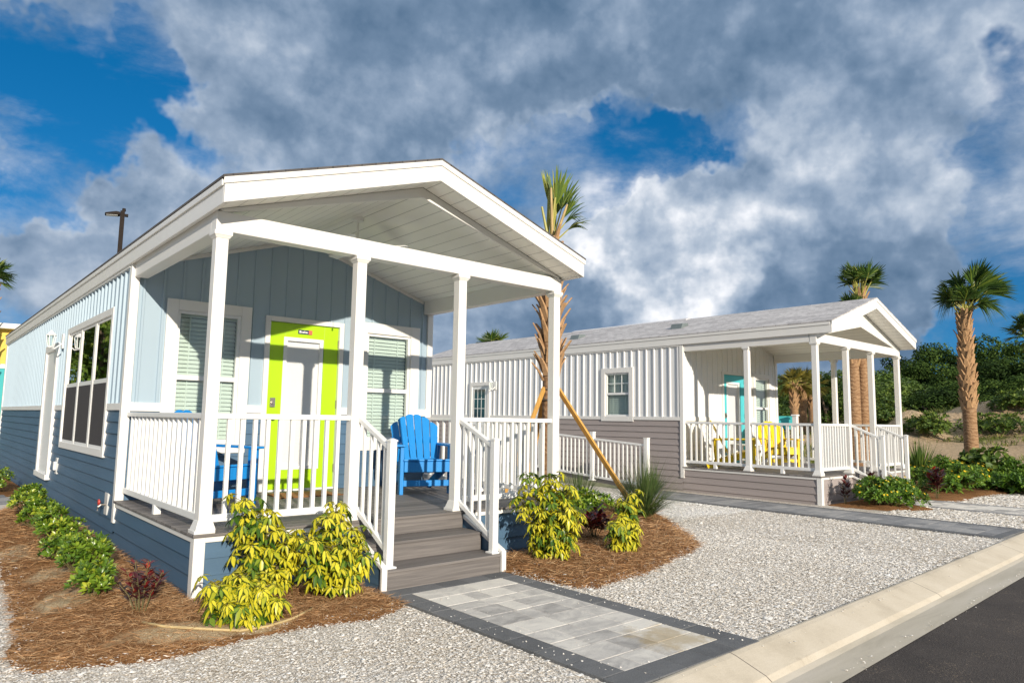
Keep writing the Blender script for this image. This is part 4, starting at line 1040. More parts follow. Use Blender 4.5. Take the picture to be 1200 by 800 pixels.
# ------------------------------------------------------------------ loose shell stones
def m_stone():
    m, nt, b = new_mat('shell_stone'); a = nt.nodes.new('ShaderNodeAttribute'); a.attribute_name = 'tint'
    c = _ramp(nt, a.outputs['Fac'], [(0, (.27, .235, .19)), (.12, (.52, .455, .37)), (.30, (.78, .71, .61)), (.60, (.90, .85, .77)), (1, (.95, .93, .88))])
    n = _noise(nt, _tex(nt, 'Object'), 90, 3); c = _mixc(nt, .2, c, _ramp(nt, n, [(.3, (.4, .37, .33)), (.7, (.95, .93, .9))]))
    nt.links.new(c, b.inputs['Base Color']); b.inputs['Roughness'].default_value = .75; b.inputs['Specular IOR Level'].default_value = .3; return m
MT['stone'] = m_stone()
PATHS = [(1.20, 2.515, -3.3, -.6), (8.70, 9.94, -3.2, 3.3), (11.64, 12.94, -3.2, -.4)]
def stones(n, box, size, spread=0.0):
    x = rng.uniform(box[0], box[1], n); y = rng.uniform(box[2], box[3], n)
    k = y > KP.y + math.tan(KA)*(x-KP.x) + .012
    for p in PATHS: k &= ~((x > p[0]) & (x < p[1]) & (y > p[2]) & (y < p[3]))
    k &= ~((x > -.03) & (x < W+.03) & (y > -.03) & (y < 15)) & ~((x > 1.2) & (x < 2.6) & (y > -.7))
    k &= ~((x > 6.3) & (y > .42 + .10*vnoise(x*2, y*2, 9))) if size != .020 else (y > .40 + .10*vnoise(x*2, y*2, 9))
    lift = np.zeros(n)
    for b, sd in ((BED_L, 11), (BED_R, 21), (BED_A, 31)):
        d = edge_dist(b, x, y); i = inside(b, x, y); k &= ~(i & (d > .03*spread + .10*spread*rng.random(n)**3) & (rng.random(n) > .030*np.exp(-d/.25)+.003))
        lift = np.where(i, bed_height(b, x, y, sd)*np.clip(d/.05, 0, 1), lift)
    x, y, lift = x[k], y[k], lift[k]; n = len(x); s = size*rng.lognormal(0, .38, n)
    base = np.array([(1,0,0),(-.3,.9,0),(-.8,-.7,0),(0,0,.55),(.1,.1,-.55),(.4,-.9,.05)])
    V = base[None]*rng.uniform(.55, 1.25, (n,6,1)) + rng.normal(0, .18, (n,6,3))
    V[:,:,2] *= rng.uniform(.22, .48, (n,1))
    a = rng.uniform(0, 6.28, n); ca, sa = np.cos(a)[:,None], np.sin(a)[:,None]
    tx = rng.normal(0, .18, n)[:,None]
    X = V[:,:,0]*ca - V[:,:,1]*sa; Y = V[:,:,0]*sa + V[:,:,1]*ca; Z = V[:,:,2] + X*tx
    V = np.stack([X, Y, Z], -1)*s[:,None,None]*.5
    V += np.stack([x, y, s*.10 + lift + rng.uniform(-.004, .006, n)], -1)[:,None,:]
    tri = np.array([(0,5,3),(5,2,3),(2,1,3),(1,0,3),(5,0,4),(2,5,4),(1,2,4),(0,1,4)])
    F = (tri[None] + (np.arange(n)*6)[:,None,None]).reshape(-1, 3)
    return V.reshape(-1, 3), F, np.zeros((n*6, 2)), np.repeat(np.clip(rng.beta(2.2, 1.5, n), 0, 1), 6)
sp = [stones(36000, (-1.75, 2.6, -3.2, -.85), .0130, 1.0), stones(6500, (-1.9, -.8, -.9, 3.0), .016, 1.0),
      stones(70000, (2.4, 6.2, -3.2, .2), .0138, 1.0), stones(42000, (5.2, 9.0, -3.2, 1.0), .0165, .6), stones(8000, (9.8, 11.8, -3.0, -.9), .026, .3), stones(8000, (12.8, 16.2, -3.0, -.9), .032, .3)]
n_ = 110; x_ = rng.uniform(1.22, 2.50, n_); e_ = rng.random(n_) < .5; x_ = np.where(e_, 1.23+np.abs(rng.normal(0, .16, n_)), 2.49-np.abs(rng.normal(0, .16, n_))); y_ = rng.uniform(-3.1, -.75, n_)
x2_ = rng.uniform(1.0, 9.0, 150); off_ = np.where(rng.random(150) < .35, .04+np.abs(rng.normal(0, .05, 150)), .47+np.abs(rng.normal(0, .05, 150))); y2_ = KP.y + math.tan(KA)*(x2_-KP.x) - off_; z2_ = np.where(off_ < .25, .008-.30*np.maximum(0, off_-.05), -.078)
x_ = np.concatenate([x_, x2_]); y_ = np.concatenate([y_, y2_]); z_ = np.concatenate([np.full(n_, .016), z2_]); n_ = len(x_)
base_ = np.array([(1,0,0),(-.3,.9,0),(-.8,-.7,0),(0,0,.5),(.1,.1,-.3),(.4,-.9,.05)]); V_ = (base_[None] + rng.normal(0, .2, (n_,6,3)))*rng.uniform(.003, .008, n_)[:,None,None] + np.stack([x_, y_, z_], -1)[:,None,:]
tri_ = np.array([(0,5,3),(5,2,3),(2,1,3),(1,0,3),(5,0,4),(2,5,4),(1,2,4),(0,1,4)]); F_ = (tri_[None] + (np.arange(n_)*6)[:,None,None]).reshape(-1, 3)
sp.append((V_.reshape(-1, 3), F_, np.zeros((n_*6, 2)), np.repeat(rng.uniform(.2, 1, n_), 6)))
ws = stones(26000, (6.2, 8.8, .30, 5.5), .020, .4)
sp.append((ws[0], ws[1], ws[2], np.clip(ws[3]*.35+.68, 0, 1)))
V, F, U, T = merge(sp); o = arr_mesh('shell_stones', V, F, MT['stone'], None, None, T); o['kind'] = 'stuff'

# ------------------------------------------------------------------ terrain beyond the cottages
def terrain():
    xs = np.concatenate([np.arange(14.5, 60, .6), np.arange(60, 150, 3)]); ys = np.concatenate([np.arange(-40, -8, 2), np.arange(-8, 45, .6), np.arange(45, 110, 3)])
    X, Y = np.meshgrid(xs, ys, indexing='ij'); r = np.hypot(X-CAM.x, Y-CAM.y); az = np.degrees(np.arctan2(X-CAM.x, Y-CAM.y))
    t = np.clip((r-23)/18, 0, 1); h = -.05 + .70*t*t*(3-2*t)
    def mound(a, rr, wa, wr, hh):
        return hh*np.exp(-((az-a)/wa)**2-((r-rr)/wr)**2)
    h += mound(70.0, 43, 1.5, 2.6, 1.35) + mound(72.9, 46, 2.0, 3, 1.45) + mound(76.3, 46, 2.3, 3.2, 2.1) + mound(79.5, 46, 3, 5, 1.2) + mound(66.5, 48, 2.5, 5, .8)
    h += mound(71.6, 43, 1.2, 2.5, .35)
    h += np.clip((r-30)/20, 0, 1)*(.28*vnoise(X*.45, Y*.45, 51) + .14*vnoise(X*1.3, Y*1.3, 52)) + .03*vnoise(X*1.2, Y*1.2, 53)
    h = np.where((X < 16.2) | ((X < 21) & (Y < 3.4) & (Y > -2.2)), -.09, h)
    h = np.where(Y < kerb_y(X)+.3, -.12, h)
    G = .44 + .38*vnoise(X*.30, Y*.30, 61) + .16*vnoise(X*1.1, Y*1.1, 62) - .30*np.exp(-((r-36)/5)**2) + .25*np.exp(-((r-24)/4)**2)
    nx, ny = X.shape; I = np.arange(nx*ny).reshape(nx, ny); F = np.stack([I[:-1,:-1], I[1:,:-1], I[1:,1:], I[:-1,1:]], -1).reshape(-1, 4)
    o = arr_mesh('terrain', np.stack([X, Y, h], -1).reshape(-1, 3), F, MT['sand'], None, None, np.clip(G, 0, 1).ravel(), True); o['kind'] = 'structure'
    return xs, ys, h, G
TX, TY, TH, TG = terrain()
def ground_z(x, y):
    i = np.clip(np.searchsorted(TX, x)-1, 0, len(TX)-2); j = np.clip(np.searchsorted(TY, y)-1, 0, len(TY)-2); return TH[i, j]
def polar(az, r): return CAM.x + r*math.sin(R(az)), CAM.y + r*math.cos(R(az))
def ray_az_el(u, v):
    d = FW + RT*((u-600)/FPX) - UP*((v-400)/FPX); return math.degrees(math.atan2(d.x, d.y)), d.z/math.hypot(d.x, d.y)
def z_at(u, v, r): return CAM.z + r*ray_az_el(u, v)[1]

# ------------------------------------------------------------------ foliage materials
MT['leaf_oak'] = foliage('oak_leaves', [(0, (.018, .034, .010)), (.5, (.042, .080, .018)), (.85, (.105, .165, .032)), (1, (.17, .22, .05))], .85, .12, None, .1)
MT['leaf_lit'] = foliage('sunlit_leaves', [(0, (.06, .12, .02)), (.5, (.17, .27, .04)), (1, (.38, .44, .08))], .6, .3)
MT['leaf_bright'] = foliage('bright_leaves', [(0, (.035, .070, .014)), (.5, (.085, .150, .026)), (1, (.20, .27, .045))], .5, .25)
MT['leaf_palm'] = foliage('palm_leaf', [(0, (.018, .045, .010)), (.5, (.060, .120, .022)), (.8, (.19, .26, .035)), (1, (.42, .42, .08))], .4, .25)
MT['leaf_palm_yellow'] = foliage('yellowing_palm_leaf', [(0, (.06, .075, .015)), (.5, (.20, .18, .03)), (1, (.42, .30, .06))], .5, .2)
MT['leaf_schefflera'] = foliage('variegated_leaf', [(0, (.05, .12, .012)), (.22, (.20, .30, .020)), (.45, (.56, .52, .022)), (1, (.80, .69, .040))], .33, .25, (.035, .10, .014), .5)
MT['leaf_shrub'] = foliage('glossy_shrub_leaf', [(0, (.030, .075, .010)), (.45, (.095, .185, .018)), (.8, (.23, .34, .030)), (1, (.46, .50, .05))], .30, .22, None, .5)
MT['leaf_croton'] = foliage('croton_leaf', [(0, (.022, .018, .014)), (.45, (.070, .014, .020)), (.66, (.26, .022, .018)), (.76, (.42, .06, .02)), (.80, (.05, .11, .02)), (1, (.26, .32, .03))], .30, .15, None, .5)
MT['leaf_flower'] = foliage('flower_bed_leaf', [(0, (.025, .065, .008)), (.55, (.085, .185, .018)), (1, (.22, .34, .035))], .45, .22)
MT['petal'] = foliage('yellow_petal', [(0, (.80, .50, .010)), (1, (.90, .66, .03))], .5, .2)
MT['petal_orange'] = foliage('orange_petal', [(0, (.85, .28, .02)), (1, (.9, .42, .03))], .5, .2)
MT['grass_blade'] = foliage('grass_blade', [(0, (.030, .062, .016)), (.6, (.085, .135, .035)), (.9, (.20, .23, .075)), (1, (.38, .33, .16))], .5, .25)
MT['wild_grass'] = foliage('wild_grass', [(0, (.07, .10, .020)), (.6, (.20, .23, .050)), (1, (.46, .40, .14))], .6, .2)
MT['bark'] = paint('brown_bark', (.16, .12, .085), .9, .3, 9, (1, 1, .3))
MT['stem'] = paint('green_brown_stem', (.14, .12, .05), .7, .2, 12)
def m_palm_trunk():
    m, nt, b = new_mat('palm_trunk'); v = _tex(nt, 'Object')
    w = nt.nodes.new('ShaderNodeTexWave'); w.bands_direction = 'Z'; w.inputs['Scale'].default_value = 3.2; w.inputs['Distortion'].default_value = 14; w.inputs['Detail'].default_value = 4; nt.links.new(v, w.inputs['Vector'])
    n = _noise(nt, _tex(nt, 'Object', (3.2, 3.2, 4.5)), 3, 7, .75)
    c = _ramp(nt, _math(nt, 'ADD', _math(nt, 'MULTIPLY', w.outputs['Fac'], .16), _math(nt, 'MULTIPLY', n, .85)), [(.22, (.13, .065, .030)), (.5, (.33, .19, .095)), (.8, (.50, .33, .19))])
    nt.links.new(c, b.inputs['Base Color']); b.inputs['Roughness'].default_value = .9; _bump(nt, b, _math(nt, 'ADD', _math(nt, 'MULTIPLY', w.outputs['Fac'], .3), n), .8, .03); return m
MT['palm_trunk'] = m_palm_trunk()
MT['boot'] = paint('cut_leaf_base', (.44, .27, .14), .85, .28, 12, (3, 3, 1), .4, .2)
MT['petiole'] = paint('palm_petiole', (.40, .38, .09), .5, .2, 4)
MT['petiole_dry'] = paint('dry_petiole', (.52, .38, .17), .7, .2, 6)

# ------------------------------------------------------------------ palms
def unit(v): v = Vector(v); return v.normalized()
def fan_frond(base, d, size, nb, spread, petiole_len, droop, seed, bright=0.0, width=.045, roll=0.0):
    """one costapalmate frond: blades fanning from the end of its stalk"""
    r = np.random.default_rng(seed); d = unit(d); sd = d.cross(Vector((0,0,1)))
    sd = sd.normalized() if sd.length > .05 else RT.copy()
    sd = (Matrix.Rotation(roll, 3, d) @ sd); n = sd.cross(d)
    tip = Vector(base) + d*petiole_len
    ang = np.linspace(-spread, spread, nb) + r.normal(0, .02, nb)
    d, sd, n = np.array(d), np.array(sd), np.array(n)
    D = d[None]*np.cos(ang)[:,None] + sd[None]*np.sin(ang)[:,None] + n[None]*(.10*np.abs(np.sin(ang))+r.normal(0, .06, nb))[:,None]
    L = size*(.72+.28*np.cos(ang*.8))*r.uniform(.88, 1.08, nb)
    P = np.array(tip)[None] + d[None]*(.10*size*np.cos(ang))[:,None]
    N = np.tile(n, (nb,1)) + sd[None]*(np.sin(ang)*.5)[:,None]
    return blades(P, D, N, L, width*size/.6, np.clip(r.normal(.45+bright, .18, nb), 0, 1), 4, droop*r.uniform(.5, 1.6, nb), .25, .62, True, .55), (Vector(base), tip)
def palm(name, label, base, height, r0, r1, fronds, stubs=(), boots=(.3, 1.0), boot_len=.28, lean=(0,0), group=None, leaf='leaf_palm', seed=1, nboot=90, boot_out=.5, cat='palm tree'):
    r = np.random.default_rng(seed); t = empty(name, base, 0, label, cat, group)
    top = Vector((lean[0], lean[1], height)); pts = []; rad = []
    for i in range(13):
        f = i/12; pts.append(Vector((lean[0]*f*f, lean[1]*f*f, height*f-.05))); rad.append((r0+(r1-r0)*f)*(1+.18*max(0, .06-f)/.06)*(1+r.normal(0, .02)))
    mb = MB(); mb.tube(pts, rad, 16); tr = mb.build('trunk', MT['palm_trunk'], t, smooth=True)
    if boots:
        mb = MB()
        for k in range(nboot):
            f = boots[0] + (boots[1]-boots[0])*(k+.5)/nboot; a = k*2.39996 + r.normal(0, .12)
            c = Vector((lean[0]*f*f, lean[1]*f*f, height*f)); rr = r0+(r1-r0)*f; o = Vector((math.cos(a), math.sin(a), 0)); sd = Vector((-math.sin(a), math.cos(a), 0))
            ln = boot_len*r.uniform(.7, 1.25); w = rr*.62*r.uniform(.8, 1.15); out = boot_out*r.uniform(.5, 1.3)
            p0 = c + o*(rr*.80); q = p0 + o*(ln*out) + Vector((0,0,ln)) + sd*r.normal(0, .02)
            m = p0.lerp(q, .55) - o*(ln*out*.16)
            i = len(mb.v); nn = o*.022
            mb.v += [p0-sd*w, p0+sd*w, m-sd*w*.62, m+sd*w*.62, q-sd*w*.34, q+sd*w*.34]
            mb.v += [v + x for v, x in ((p0-sd*w*.6, o*.035), (p0+sd*w*.6, o*.035), (m-sd*w*.45, o*.036), (m+sd*w*.45, o*.036), (q-sd*w*.26, nn), (q+sd*w*.26, nn))]
            mb.v[i:] = [tuple(v) for v in mb.v[i:]]
            for x in (0, 2): mb.f += [(i+x, i+x+1, i+x+3, i+x+2), (i+x+6, i+x+8, i+x+9, i+x+7), (i+x, i+x+2, i+x+8, i+x+6), (i+x+1, i+x+7, i+x+9, i+x+3)]
            mb.f.append((i+4, i+5, i+11, i+10))
        mb.build('leaf_bases', MT['boot'], tr)
    parts = []; st = MB()
    for k, (d, size, nb, spread, pl, droop, br, roll) in enumerate(fronds):
        b = top + Vector((r.normal(0, r1*.35), r.normal(0, r1*.35), -.05+r.uniform(0, .10)))
        p, (a, c) = fan_frond(b, d, size, nb, spread, pl, droop, seed*100+k, br, roll=roll); parts.append(p)
        st.tube([a, a.lerp(c, .5), c, c + (c-a).normalized()*size*.3], [.024, .016, .012, .006], 5)
    V, F, U, T = merge(parts); cr = arr_mesh('crown', V, F, MT[leaf], t, U, T)
    st.build('stalks', MT['petiole'], cr)
    for k, (d, ln) in enumerate(stubs):
        d = unit(d); mb = MB(); b = top + Vector((r.normal(0, r1*.5), r.normal(0, r1*.5), -.1)); mb.tube([b, b+d*ln*.5, b+d*ln], [.034, .026, .020], 6); mb.build('cut_stalk', MT['petiole_dry'] if k % 2 else MT['petiole'], t)
    return t
def scr(x, z, depth=0.0): return Vector((RT.x*x + FW.x*depth, RT.y*x + FW.y*depth, z))     # a compass direction: along the street's far end, up
F1 = [(scr(-.04,1,.1), .62, 13, .28, .74, .02, .45, .2), (scr(.10,1,-.1), .70, 15, .40, .66, .06, .30, -.4), (scr(.26,1,.2), .68, 15, .46, .62, .12, .25, .3),
      (scr(.44,1,0), .70, 15, .50, .50, .26, .15, -.2), (scr(.06,1,.30), .62, 13, .36, .58, .04, .2, .5), (scr(.66,.9,.2), .62, 13, .5, .46, .40, .1, 0), (scr(.85,.8,-.2), .55, 12, .5, .42, .45, .15, 0)]
palm('palm_tree', 'newly planted palm with shaggy trunk and narrow upright tuft, behind the blue porch', (6.50, 2.93, -.02), 4.40, .135, .125, F1,
     stubs=[(scr(-.20,1,0), .80), (scr(-.05,1,-.2), 1.10), (scr(.10,1,-.2), .95), (scr(.34,1,-.15), .85), (scr(.02,1,.1), 1.15)], boots=(.46, .98), boot_len=.36, boot_out=.52, seed=3, nboot=84)
def stake(label, foot, head, w=.085):
    mb = MB(); mb.bar(foot, head, w, .040, (.3, .5, .8)); o = mb.build('support_stake', MT['stake'], None, .004); tag(o, label, 'support stake', 'wooden stakes bracing the porch palm'); return o
PB = Vector((6.50, 2.93, 0))
stake('long pine stake leaning from the palm down to the fountain grass', (6.90, 1.38, -.03), PB+Vector((.05, -.15, 1.90)))
stake('pine stake leaning from the palm towards the porch, seen between railing and post', (5.20, 2.72, -.03), PB+Vector((-.16, -.02, 1.92)))
stake('pine stake bracing the palm from behind, mostly hidden by the post', (7.2, 4.3, -.03), PB+Vector((.04, .17, 1.88)))
mb = MB()
for z in (1.74, 1.92):
    mb = MB(); mb.tube([(.150*math.cos(a), .150*math.sin(a), z) for a in np.linspace(0, 2*math.pi, 17)], .014, 5); mb.build('tie_strap', MT['wire'], bpy.data.objects['palm_tree'])
def crown_mix(n, seed, wind, size, lo=-.35, tilt=.0, pl=.55):
    r = np.random.default_rng(seed); f = []
    for k in range(n):
        a = k*2.39996; el = lo + (1.35-lo)*((k+.5)/n)**.9 + r.normal(0, .08)
        d = Vector((math.cos(a)*math.cos(el), math.sin(a)*math.cos(el), math.sin(el))) + Vector(wind)*r.uniform(.5, 1.2)
        f.append((d, size*r.uniform(.85, 1.1), 26, r.uniform(.9, 1.35), pl*r.uniform(.8, 1.15), r.uniform(.12, .40), r.normal(-.05, .1), r.uniform(-.6, .6)))
    return f
az, _ = ray_az_el(1137, 500); x, y = polar(az, 24.0)
wr = scr(.55, .05, 0)
FR = crown_mix(22, 5, scr(.12, .30, 0), .60, .20, pl=.45)
FR += [(scr(.50,1,-.2), .92, 36, 1.0, .78, .14, .05, 1.3), (scr(.80,.85,-.3), .86, 34, .9, .66, .22, .05, 1.2), (scr(.24,1,-.2), .85, 30, .8, .80, .14, 0, .8), (scr(-.22,1,0), .80, 28, .8, .70, .5, -.05, .4), (scr(-.42,.9,0), .72, 26, .7, .55, 1.15, -.05, .2), (scr(-.34,.95,.3), .75, 26, .7, .70, .85, -.05, .2), (scr(.60,.35,-.2), .60, 26, .8, .40, .85, 0, .9), (scr(-.50,.45,0), .55, 20, .5, .40, 1.3, -.1, .2), (scr(.05,1,-.3), .8, 30, .9, .75, .25, -.1, .3), (scr(.3,.3,-.5), .62, 26, .8, .35, .95, -.1, .5)]
palm('palm_tree', 'tall stout palm with a wind-blown crown, standing beyond the yellow flower beds', (x, y, -.05), 4.70, .195, .155, FR, boots=(.40, .99), boot_len=.27, boot_out=.36, seed=8, nboot=130)
az, _ = ray_az_el(1013.5, 500); x, y = polar(az, 22.5)
FT = crown_mix(20, 15, scr(.08, .55), .58, .45, pl=.55)
palm('palm_tree', 'slim palm behind the white cottage porch, its fuller crown showing above the gable', (x, y, -.05), 5.15, .17, .13, FT, boots=(.62, 1.0), boot_len=.3, seed=9, nboot=50, stubs=[(scr(.1,1), .8), (scr(-.15,1), .7)])
az, _ = ray_az_el(1002, 500); x2, y2 = polar(az, 22.2)
palm('palm_tree', 'palm with a pale split trunk close beside the slim one, behind the white cottage porch', (x2, y2, -.05), 4.55, .19, .15, crown_mix(8, 16, scr(.0, .6), .45, .8, pl=.3), boots=(.66, 1.0), boot_len=.32, seed=10, nboot=40)
az, e = ray_az_el(3, 322); x, y = polar(az, 25.0)
palm('palm_tree', 'palm rising past the far end of the blue cottage, only its crown in view', (x-.25, y, -.05), CAM.z+25*e-.1, .18, .15, crown_mix(20, 25, scr(.05, .1), .46, -.4, pl=.28), boots=(.5, 1), seed=11, nboot=50)
az, e = ray_az_el(577, 402); x, y = polar(az, 40.0)
palm('palm_tree', 'distant palm with just its crown tip showing above the white cottage roof', (x, y, -.05), CAM.z+40*e-.3, .2, .16, crown_mix(18, 35, scr(0, .1), .80, -.3, pl=.5), boots=(.6, 1), seed=12, nboot=30)
az, e = ray_az_el(1207, 388); x, y = polar(az, 38.0)
palm('palm_tree', 'palm at the edge of view beside the tree line, only frond tips showing', (x, y, .5), CAM.z+38*e-.7, .2, .17, crown_mix(18, 45, scr(-.1, .1), .75, -.4, pl=.5), boots=(.6, 1), seed=13, nboot=30)
for k, (u, v, lab) in enumerate([(930, 452, 'yellowing palm with a skirt of dead fronds, first of three seen through the white porch'), (940, 448, 'tallest yellowing palm in the cluster seen through the white porch'), (951, 452, 'yellowing palm beside the white porch corner post, last of the cluster')]):
    az, e = ray_az_el(u, v); x, y = polar(az, 44+1.5*k)
    palm('palm_tree', lab, (x, y, .3), CAM.z+44*e-.2, .26, .20, crown_mix(20, 55+k, (0,0,0), .72, -.7, pl=.45), boots=(.55, 1), seed=20+k, nboot=40, leaf='leaf_palm_yellow', group='yellowing palms beyond the white porch')

# ------------------------------------------------------------------ broadleaf trees beyond the mounds
def tree_mesh(kind, seed, n=15000, mat='leaf_oak'):
    """crown of unit height and about unit width made of leaf clumps; returns the mesh pair"""
    r = np.random.default_rng(seed); nb = 34; C = []; S = []
    for k in range(nb):
        a = r.uniform(0, 6.28); q = math.sqrt(r.uniform(0, 1))*.42; z = r.uniform(.22, .88); q *= math.sqrt(max(.05, 1-((z-.5)/.52)**2))*1.25
        C.append((q*math.cos(a), q*math.sin(a), z)); S.append(r.uniform(.075, .15))
    C = np.array(C); S = np.array(S); i = r.choice(nb, n, p=S**2/np.sum(S**2)); d = nrm(r.normal(size=(n,3))); rad = r.uniform(.55, 1.0, n)**.4
    P = C[i] + d*(S[i]*rad)[:,None]*np.array([1.1, 1.1, .85]); P += r.normal(0, .012, (n,3))
    N = nrm(d + r.normal(0, .5, (n,3)) + np.array([0, 0, .3])); D = nrm(np.cross(N, r.normal(size=(n,3))))
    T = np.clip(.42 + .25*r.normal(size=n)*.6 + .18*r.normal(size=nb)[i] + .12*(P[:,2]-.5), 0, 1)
    return blades(P, D, N, r.uniform(.020, .036, n), r.uniform(.014, .024, n), T, 2, .1, .1)
TREE_M = []
for k in range(4):
    V, F, U, T = tree_mesh('oak', 100+k); TREE_M.append((V, F, U, T))
_tree_cache = {}
def broad_tree(name, label, u, vtop, r, width, k, mat, base=.3, group='dense trees along the far edge of the lot', cat='tree', az=None):
    if az is None: az, e = ray_az_el(u, vtop); h = CAM.z + r*e - base
    else: h = vtop
    x, y = polar(az, r); t = empty(name, (x, y, base), random.uniform(0, 6.28), label, cat, group)
    key = (k, mat)
    if key not in _tree_cache:
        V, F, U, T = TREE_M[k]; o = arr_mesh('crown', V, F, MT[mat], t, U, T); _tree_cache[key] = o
    else:
        o = _tree_cache[key].copy(); COL.objects.link(o); o.parent = t
    o.scale = (width, width, h)
    mb = MB(); mb.tube([(0,0,-.3), (.05,0,h*.2), (.0,.08,h*.45)], [.30, .22, .12], 8); tr = mb.build('trunk', MT['bark'], t, smooth=True)
    for j in range(4):
        a = j*1.7+.4; mb = MB(); mb.tube([(0,.02,h*.22), (math.cos(a)*width*.13, math.sin(a)*width*.13, h*.42), (math.cos(a)*width*.27, math.sin(a)*width*.27, h*.62)], [.15, .09, .04], 6); mb.build('limb', MT['bark'], tr, smooth=True)
    return t
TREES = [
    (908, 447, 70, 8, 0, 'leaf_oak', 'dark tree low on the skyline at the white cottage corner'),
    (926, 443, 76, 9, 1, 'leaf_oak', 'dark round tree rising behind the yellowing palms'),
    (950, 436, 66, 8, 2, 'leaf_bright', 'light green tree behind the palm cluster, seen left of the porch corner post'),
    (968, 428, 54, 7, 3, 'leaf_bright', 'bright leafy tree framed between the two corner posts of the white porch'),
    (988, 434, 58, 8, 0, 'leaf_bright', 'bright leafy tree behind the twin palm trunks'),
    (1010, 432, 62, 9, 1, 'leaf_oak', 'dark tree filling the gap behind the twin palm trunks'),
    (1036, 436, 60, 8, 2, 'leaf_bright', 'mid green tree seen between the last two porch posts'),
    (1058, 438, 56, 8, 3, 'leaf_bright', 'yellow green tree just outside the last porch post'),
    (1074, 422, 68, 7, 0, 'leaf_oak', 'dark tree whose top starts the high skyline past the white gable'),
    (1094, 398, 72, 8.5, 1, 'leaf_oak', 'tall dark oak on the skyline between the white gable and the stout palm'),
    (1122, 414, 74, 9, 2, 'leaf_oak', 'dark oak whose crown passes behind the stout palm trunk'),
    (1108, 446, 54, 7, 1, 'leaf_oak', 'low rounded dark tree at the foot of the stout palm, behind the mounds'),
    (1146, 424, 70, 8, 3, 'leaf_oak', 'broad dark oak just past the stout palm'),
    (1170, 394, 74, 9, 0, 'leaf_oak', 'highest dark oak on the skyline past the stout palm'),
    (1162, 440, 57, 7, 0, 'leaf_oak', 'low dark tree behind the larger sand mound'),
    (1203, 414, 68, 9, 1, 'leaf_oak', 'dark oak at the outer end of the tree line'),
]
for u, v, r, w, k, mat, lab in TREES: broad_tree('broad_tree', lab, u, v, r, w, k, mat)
for k, (a, h, r, w) in enumerate([(-3.2, 8.0, 27, 5), (-8.5, 8.5, 25, 5.5), (-15, 8.0, 26, 6.5)]):
    broad_tree('broad_tree', ['leafy tree mirrored in the nearest pane of the blue cottage side window', 'leafy tree mirrored in the middle pane of the blue cottage side window', 'leafy tree mirrored in the farthest pane of the blue cottage side window'][k], 0, h, r, w, k, 'leaf_lit', -.1, 'trees mirrored in the side window', 'tree', az=a)

# ------------------------------------------------------------------ shrubs and bedding plants
def stems_to(mb, pts, base, r0=.012, r1=.005):
    b = Vector(base)
    for p in pts:
        p = Vector(p); m = b.lerp(p, .5) + Vector((0, 0, (p-b).length*.10)); mb.tube([b + Vector((random.uniform(-.02,.02), random.uniform(-.02,.02), -.02)), m, p], [r0, (r0+r1)/2, r1], 5)
def schefflera(label, base, spines, seed, leaf=.060, group='variegated yellow shrubs'):
    """umbrella-leaved shrub: whorls of drooping leaflets set along upright stems"""
    r = np.random.default_rng(seed); t = empty('variegated_shrub', base, 0, label, 'shrub', group); Pp = []; sm = MB(); BP = []; BD = []; BN = []; BL = []; BT = []
    for (dx, dy, h, n, spread) in spines:
        n = int(n*2.3)
        top = Vector((dx, dy, h)); mid = Vector((dx*.55, dy*.55, h*.5)); sm.tube([(dx*.15, dy*.15, -.03), mid, top], [.011, .009, .005], 6)
        for k in range(n):
            f = .10 + .90*((k+.5)/n); c = Vector((dx*.15, dy*.15, 0)).lerp(top, f) if f < 1 else top
            a = k*2.39996 + r.normal(0, .3); pl = spread*r.uniform(.45, 1.1)*(1.05-.35*f)
            d = Vector((math.cos(a), math.sin(a), r.uniform(.05, .55))); q = c + d*pl
            if q.z < .05: q.z = .05 + r.uniform(0, .04)
            sm.tube([c, q], [.003, .002], 4, False)
            ax = Vector((d.x*.6, d.y*.6, .9)).normalized(); e1 = ax.orthogonal().normalized(); e2 = ax.cross(e1); m = int(r.integers(7, 10)); tn = r.uniform(.40, 1.0) if r.random() < .76 else r.uniform(0, .35)
            for j in range(m):
                b = j*2*math.pi/m + r.normal(0, .10); o = e1*math.cos(b) + e2*math.sin(b)
                dd = (o*.95 - ax*r.uniform(-.10, .55)).normalized()
                BP.append(q + o*.012); BD.append(dd); BN.append(ax + o*.3); BL.append(leaf*r.uniform(.55, 1.25)); BT.append(np.clip(tn + r.normal(0, .16), 0, 1))
    BP, BD, BN = np.array([tuple(x) for x in BP]), np.array([tuple(x) for x in BD]), np.array([tuple(x) for x in BN]); L = np.array(BL)
    V, F, U, T = blades(BP, BD, BN, L, L*r.uniform(.46, .66, len(L)), np.array(BT), 4, r.uniform(.1, .9, len(L)), r.uniform(.02, .2), .85)
    arr_mesh('foliage', V, F, MT['leaf_schefflera'], t, U, T, True); sm.build('stems', MT['stem'], t); return t
schefflera('tallest yellow variegated shrub, against the navy skirt left of the porch steps', (.40, -.36, .04), [(-.16, .10, .72, 22, .17), (-.02, -.02, .62, 20, .17), (.12, -.10, .48, 16, .17), (-.10, .16, .58, 16, .14), (.22, -.06, .40, 12, .15)], 1)
schefflera('broad yellow variegated shrub close to the stair skirt, left of the steps', (.80, -.62, .04), [(.10, .16, .66, 20, .16), (.16, .02, .50, 18, .17), (-.06, -.12, .40, 18, .17), (.22, -.14, .30, 16, .16), (-.22, -.04, .46, 18, .17), (.02, .10, .56, 16, .15), (.26, .10, .38, 12, .14)], 2)
